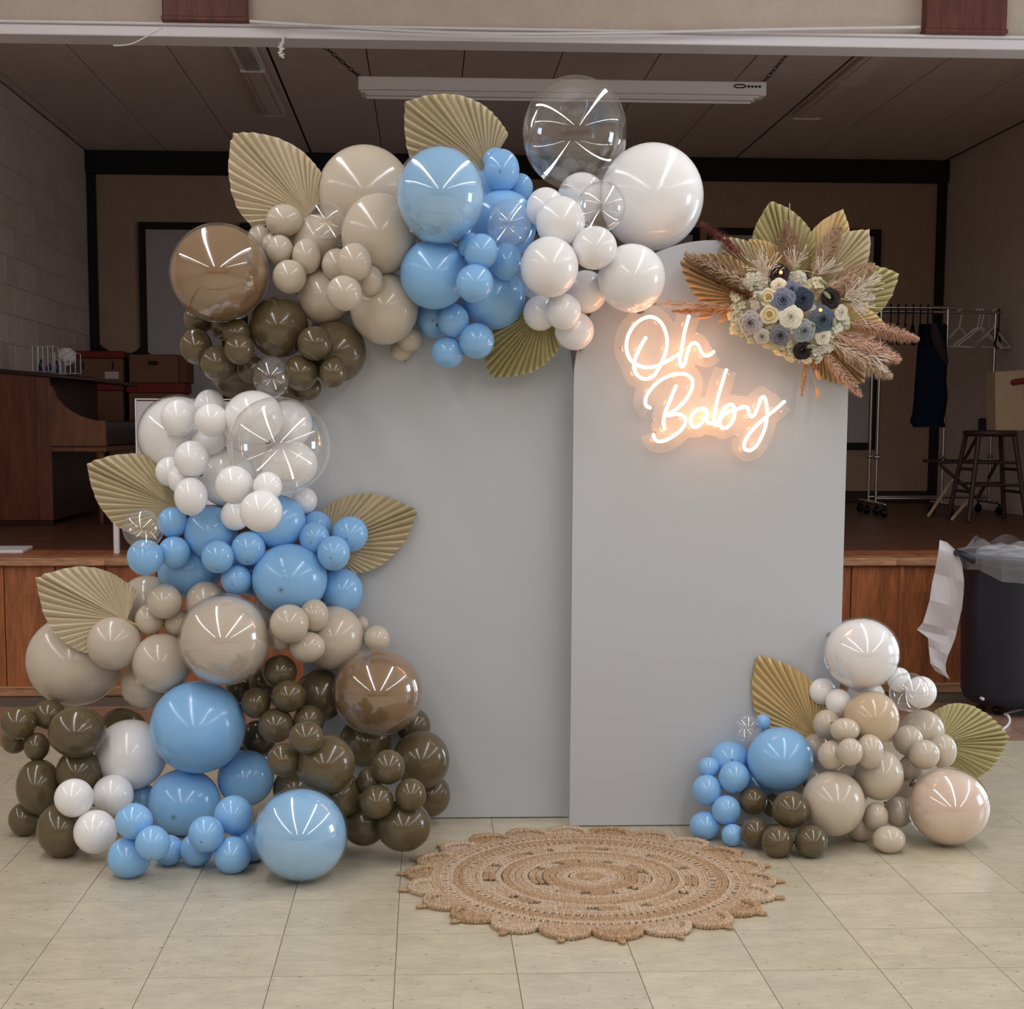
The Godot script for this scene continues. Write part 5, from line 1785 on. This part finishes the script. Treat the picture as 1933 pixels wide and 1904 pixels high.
func rose(c: Vector3, facing: Vector3, R: float, core: Color, edge: Color, rings: int, sd: int) -> SurfaceTool:
	var r := RandomNumberGenerator.new()
	r.seed = sd
	var z := facing.normalized()
	var x := z.cross(Vector3(0.2, 1, 0.1)).normalized()
	var y := z.cross(x)
	var st := new_st()
	for k in rings:
		var f := float(k) / maxf(rings - 1, 1)          # 0 outer, 1 inner
		var petals := 5 if k < rings - 2 else 3
		var open := lerpf(1.0, 0.16, f)
		var high := lerpf(0.45, 0.9, f)
		for p in petals:
			var ph := TAU * (p + 0.5 * (k % 2)) / petals + r.randf_range(-0.15, 0.15)
			var half := PI / petals * 1.25
			var grid := []
			for i in 6:
				var a := i / 5.0 * 2.0 - 1.0
				var col := []
				for j in 6:
					var b := j / 5.0
					var edge_drop := 1.0 - 0.16 * a * a * b
					var rad := R * open * (0.12 + 0.88 * pow(b, 0.75)) * edge_drop * (1.0 + 0.12 * pow(b, 4.0))
					var h := R * high * (sin(b * PI * 0.5) - 0.38 * (1.0 - f * 0.6) * pow(b, 4.0)) * edge_drop
					var ang := ph + a * half * (0.35 + 0.65 * sin(b * PI * 0.5))
					col.append(c + x * cos(ang) * rad + y * sin(ang) * rad + z * h)
				grid.append(col)
			for i in 5:
				for j in 5:
					for v in [[i, j], [i + 1, j + 1], [i + 1, j], [i, j], [i, j + 1], [i + 1, j + 1]]:
						var g: Vector3 = grid[v[0]][v[1]]
						var shade := core.lerp(edge, pow(v[1] / 5.0, 3.0))
						st.set_color(shade)
						st.add_vertex(g)
	st.generate_normals()
	return st


# a head of small four-petalled florets
func florets(c: Vector3, spread: Vector3, size: float, count: int, colour: Color, sd: int) -> SurfaceTool:
	var r := RandomNumberGenerator.new()
	r.seed = sd
	var st := new_st()
	for k in count:
		var d := Vector3(r.randf_range(-1, 1), r.randf_range(-1, 1), r.randf_range(0.1, 1.0)).normalized()
		var o := c + d * spread * pow(r.randf(), 0.3)
		var z := (d + Vector3(r.randf_range(-0.4, 0.4), r.randf_range(-0.4, 0.4), 0.5)).normalized()
		var x := z.cross(Vector3(r.randf(), 1, 0.2)).normalized()
		var y := z.cross(x)
		var tone := colour * r.randf_range(0.86, 1.05)
		for p in 4:
			var a := TAU * p / 4.0
			var u := x * cos(a) + y * sin(a)
			var v := y * cos(a) - x * sin(a)
			var s := size * r.randf_range(0.85, 1.1)
			var pts := [o, o + u * s * 0.35 - v * s * 0.42 + z * s * 0.22, o + u * s * 0.8 - v * s * 0.4 + z * s * 0.25, o + u * s * 1.0 + z * s * 0.12, o + u * s * 0.8 + v * s * 0.4 + z * s * 0.25, o + u * s * 0.35 + v * s * 0.42 + z * s * 0.22]
			var m := o + u * s * 0.55 + z * s * 0.08
			for i in 6:
				for q in [m, pts[(i + 1) % 6], pts[i]]:
					st.set_color(tone)
					st.add_vertex(q)
	st.generate_normals()
	return st


# dried white sprigs: curled thin twigs with seed tips
func sprig(c: Vector3, dir: Vector3, size: float, count: int, sd: int) -> SurfaceTool:
	var r := RandomNumberGenerator.new()
	r.seed = sd
	var st := new_st()
	for k in count:
		var d := (dir + Vector3(r.randf_range(-0.8, 0.8), r.randf_range(-0.8, 0.8), r.randf_range(-0.2, 0.6))).normalized()
		var s := size * r.randf_range(0.5, 1.0)
		var e := (d + Vector3(r.randf_range(-0.7, 0.7), r.randf_range(-0.7, 0.7), r.randf_range(-0.3, 0.5))).normalized()
		tube(st, catmull(PackedVector3Array([c, c + d * s * 0.4, c + d * s * 0.6 + e * s * 0.2, c + d * s * 0.7 + e * s * 0.35]), 3), [0.0009, 0.0009, 0.0009, 0.0009, 0.0009, 0.001, 0.001, 0.0012, 0.0014, 0.0018], 4)
	return st


func oval(st: SurfaceTool, a: Vector3, b: Vector3, r: float) -> void:
	var axis := (b - a).normalized()
	var x := axis.cross(Vector3.BACK).normalized()
	var prof := []
	for k in 11:
		var ph := PI * k / 10.0
		prof.append(Vector2(r * sin(ph), (a - b).length() * (0.5 - 0.5 * cos(ph))))
	lathe(st, a, prof, 12, Basis(x, axis, x.cross(axis)))


func build_arrangement() -> void:
	var hub := at(1497, 585, 5.02)
	var t := thing("flower_arrangement", "dried and silk flower arrangement with palm leaves and pampas on the arch's upper corner", "flower arrangement", hub)
	# pleated palm leaves behind the flowers
	var leaves := [
		[1492, 525, 1455, 376, 4.985, 0.50, "palm_green"], [1540, 515, 1592, 393, 5.0, 0.40, "palm_gold"], [1545, 540, 1643, 431, 4.965, 0.42, "palm_tan"],
		[1565, 580, 1700, 516, 4.975, 0.46, "palm_green"], [1565, 618, 1673, 612, 4.95, 0.5, "palm_gold"], [1548, 640, 1634, 724, 4.99, 0.5, "palm_brown"],
		[1418, 565, 1281, 489, 4.96, 0.42, "palm_brown"], [1440, 530, 1362, 446, 4.99, 0.4, "palm_tan"], [1470, 530, 1412, 450, 4.98, 0.5, "palm_gold"]]
	for k in leaves.size():
		var e: Array = leaves[k]
		var leaf := obj("palm_leaf", palm_shape(at(e[0], e[1], e[4]), at(e[2], e[3], e[4] + 0.01), e[5], 28, 0.0, -0.02, 140 + k), M[e[6]], t)
		tag(leaf, "pleated %s dried palm leaf" % ["green tan", "golden", "tan", "pale green", "golden", "brown", "brown", "tan", "golden"][k])
	# pampas plumes
	var plumes := [
		[1402, 482, 1320, 418, 4.93, 0.04, 1100, 0.09, "plume_rose"], [1455, 560, 1286, 476, 4.93, 0.062, 1500, 0.17, "plume_cream"], [1425, 562, 1296, 505, 4.91, 0.018, 800, 0.05, "plume_brown"],
		[1405, 582, 1262, 588, 4.93, 0.021, 900, 0.07, "plume_gold"], [1395, 578, 1200, 571, 4.95, 0.024, 320, 0.14, "plume_cream"], [1497, 520, 1484, 415, 4.93, 0.062, 1700, 0.2, "plume_cream"],
		[1497, 500, 1490, 378, 4.96, 0.009, 200, 0.06, "plume_white"], [1532, 522, 1588, 422, 4.92, 0.055, 1500, 0.2, "plume_cream"], [1555, 548, 1655, 500, 4.92, 0.055, 1400, 0.18, "plume_cream"],
		[1600, 606, 1740, 642, 4.92, 0.040, 1500, 0.05, "plume_pink"], [1565, 628, 1704, 682, 4.91, 0.058, 1700, 0.14, "plume_pink"], [1562, 642, 1688, 714, 4.90, 0.05, 1500, 0.12, "plume_cream"],
		[1550, 660, 1630, 752, 4.91, 0.034, 1100, 0.06, "plume_pink"], [1522, 668, 1513, 752, 4.94, 0.014, 260, 0.2, "plume_gold"], [1440, 565, 1380, 545, 4.9, 0.03, 400, 0.2, "plume_brown"],
		[1610, 560, 1652, 560, 4.9, 0.03, 300, 0.3, "plume_white"]]
	for k in plumes.size():
		var e: Array = plumes[k]
		obj("pampas_plume", plume(at(e[0], e[1], e[4]), at(e[2], e[3], e[4] + 0.01), e[5], e[6], e[7], 200 + k), M[e[8]], t)
	# bunny tail seed heads
	for e in [[1316, 599, 1345, 595, 0.0075], [1356, 607, 1376, 597, 0.0075], [1540, 697, 1548, 718, 0.0075], [1542, 730, 1545, 752, 0.0075]]:
		var st := new_st()
		oval(st, at(e[0], e[1], 4.96), at(e[2], e[3], 4.96), e[4])
		var a := at((e[0] + e[2]) / 2.0, (e[1] + e[3]) / 2.0, 4.96)
		tube(st, PackedVector3Array([a, a.lerp(hub, 0.7)]), 0.0008, 4)
		obj("seed_head", st, M["plume_gold"], t)
	# dried white sprigs
	for e in [[1440, 515, -0.1, 1.0, 34], [1450, 525, -0.4, 0.6, 26], [1545, 518, 0.3, 0.8, 22], [1595, 560, 0.7, 0.5, 34], [1605, 575, 0.9, -0.1, 30], [1500, 505, 0.0, 1.0, 18], [1620, 545, 0.8, 0.6, 20], [1640, 668, 0.9, -0.4, 16]]:
		obj("dried_sprig", sprig(at(e[0], e[1], 4.9), Vector3(e[2], e[3], 0.3), 0.085, e[4], int(e[0])), M["plume_white"], t)
	# hydrangea heads, cream and pale, around the rim
	var cream := Color(0.80, 0.74, 0.52)
	var pale := Color(0.80, 0.78, 0.66)
	var heads := [
		[1402, 562, 0.036, cream], [1420, 540, 0.034, pale], [1445, 532, 0.03, pale], [1436, 568, 0.032, pale], [1392, 590, 0.026, cream], [1398, 614, 0.03, cream], [1424, 628, 0.028, cream],
		[1455, 640, 0.028, cream], [1478, 652, 0.032, cream], [1500, 664, 0.03, cream], [1532, 668, 0.034, pale], [1552, 645, 0.038, pale], [1570, 620, 0.03, pale], [1586, 606, 0.026, pale],
		[1535, 545, 0.034, cream], [1505, 528, 0.024, pale], [1528, 592, 0.026, pale], [1458, 614, 0.024, cream], [1500, 612, 0.022, pale], [1462, 578, 0.02, pale]]
	for k in heads.size():
		var e: Array = heads[k]
		var d2 := Vector2(e[0] - 1493, e[1] - 595).length() / 110.0
		var depth := 4.885 + 0.07 * d2 * d2
		obj("hydrangea", florets(at(e[0], e[1], depth), Vector3(e[2], e[2], e[2] * 0.8), 0.0165, 38, e[3], 400 + k), M["petal_soft"], t)
	# roses: pixel place, radius in pixels, inner colour, edge colour
	var white := Color(0.84, 0.80, 0.66)
	var yolk := Color(0.72, 0.52, 0.16)
	var navy := Color(0.035, 0.05, 0.085)
	var steel := Color(0.09, 0.12, 0.18)
	var lilac := Color(0.24, 0.26, 0.37)
	var black := Color(0.018, 0.014, 0.016)
	var flowers := [
		[1451, 562, 15, yolk, white, 3, "cream rose with yellow heart"], [1453, 594, 15, yolk, white, 3, "cream rose with yellow heart"], [1470, 540, 13, pale, white, 4, "small white rose"],
		[1492, 598, 20, pale, white, 5, "round cream rose"], [1586, 590, 13, pale, white, 4, "white rosebud"], [1478, 568, 21, steel, lilac, 5, "lilac blue rose"], [1494, 548, 15, steel, lilac, 4, "pale lilac rose"],
		[1513, 566, 20, navy, Color(0.042, 0.058, 0.095), 6, "dark navy rose"], [1549, 602, 22, navy, Color(0.11, 0.155, 0.215), 6, "steel blue rose"],
		[1418, 609, 20, Color(0.10, 0.10, 0.13), Color(0.62, 0.56, 0.54), 6, "grey and white edged rose"], [1473, 632, 17, navy, Color(0.30, 0.28, 0.32), 5, "navy rose with pale edges"],
		[1516, 623, 19, Color(0.10, 0.13, 0.16), Color(0.38, 0.42, 0.44), 6, "grey blue rose with pale edges"], [1439, 634, 13, Color(0.25, 0.24, 0.22), Color(0.72, 0.68, 0.58), 5, "small white striped rose"],
		[1470, 518, 17, black, Color(0.04, 0.035, 0.035), 4, "black rose"], [1565, 564, 18, black, Color(0.05, 0.035, 0.035), 4, "dark plum rose"], [1514, 660, 16, black, Color(0.05, 0.035, 0.03), 4, "black rose low in the rim"], [1552, 634, 14, pale, white, 4, "small cream rose"], [1488, 622, 9, yolk, Color(0.85, 0.62, 0.36), 3, "tiny peach rose"]]
	for k in flowers.size():
		var e: Array = flowers[k]
		var d2 := Vector2(e[0] - 1493, e[1] - 595).length() / 110.0
		var depth := 4.855 + 0.07 * d2 * d2
		var c := at(e[0], e[1], depth)
		var face := (c - (hub + Vector3(0, 0, -0.02))).normalized() + Vector3(0, 0, 1.1)
		var o := obj("rose", rose(c, face, e[2] * depth / FPX * 1.08, e[3], e[4], e[5], 500 + k), M["petal"], t)
		tag(o, e[6])
	# eucalyptus leaves and two fairy lights
	for k in 12:
		var p := [[1495, 512], [1428, 553], [1440, 590], [1466, 600], [1520, 655], [1500, 630], [1555, 550], [1575, 600], [1480, 605], [1530, 615], [1462, 648], [1545, 528]]
		var a := at(p[k][0], p[k][1], 4.87)
		var st := new_st()
		var d := Vector3(rng.randf_range(-1, 1), rng.randf_range(-1, 1), 0.4).normalized()
		oval(st, a, a + d * 0.034, 0.0065)
		obj("leaf", st, M["eucalyptus"], t)
	var bulb := glow("fairy_glow", Color(1.0, 0.66, 0.42), 1.6)
	for p in [[1474, 514], [1549, 585]]:
		var a := at(p[0], p[1], 4.815)
		var st := new_st()
		var prof := []
		for k in 9:
			prof.append(Vector2(0.0058 * sin(PI * k / 8.0), -0.0058 * cos(PI * k / 8.0)))
		lathe(st, a, prof, 12)
		var o := obj("fairy_light", st, bulb, t)
		tag(o, "tiny glowing peach fairy light")
		var l := OmniLight3D.new()
		l.name = "fairy_glow"
		l.light_color = Color(1.0, 0.66, 0.42)
		l.light_energy = 0.0006
		l.light_size = 0.005
		l.omni_attenuation = 2.0
		l.shadow_enabled = true
		o.add_child(l, true)
		l.position = a + Vector3(0, 0, 0.001) - hub - o.position
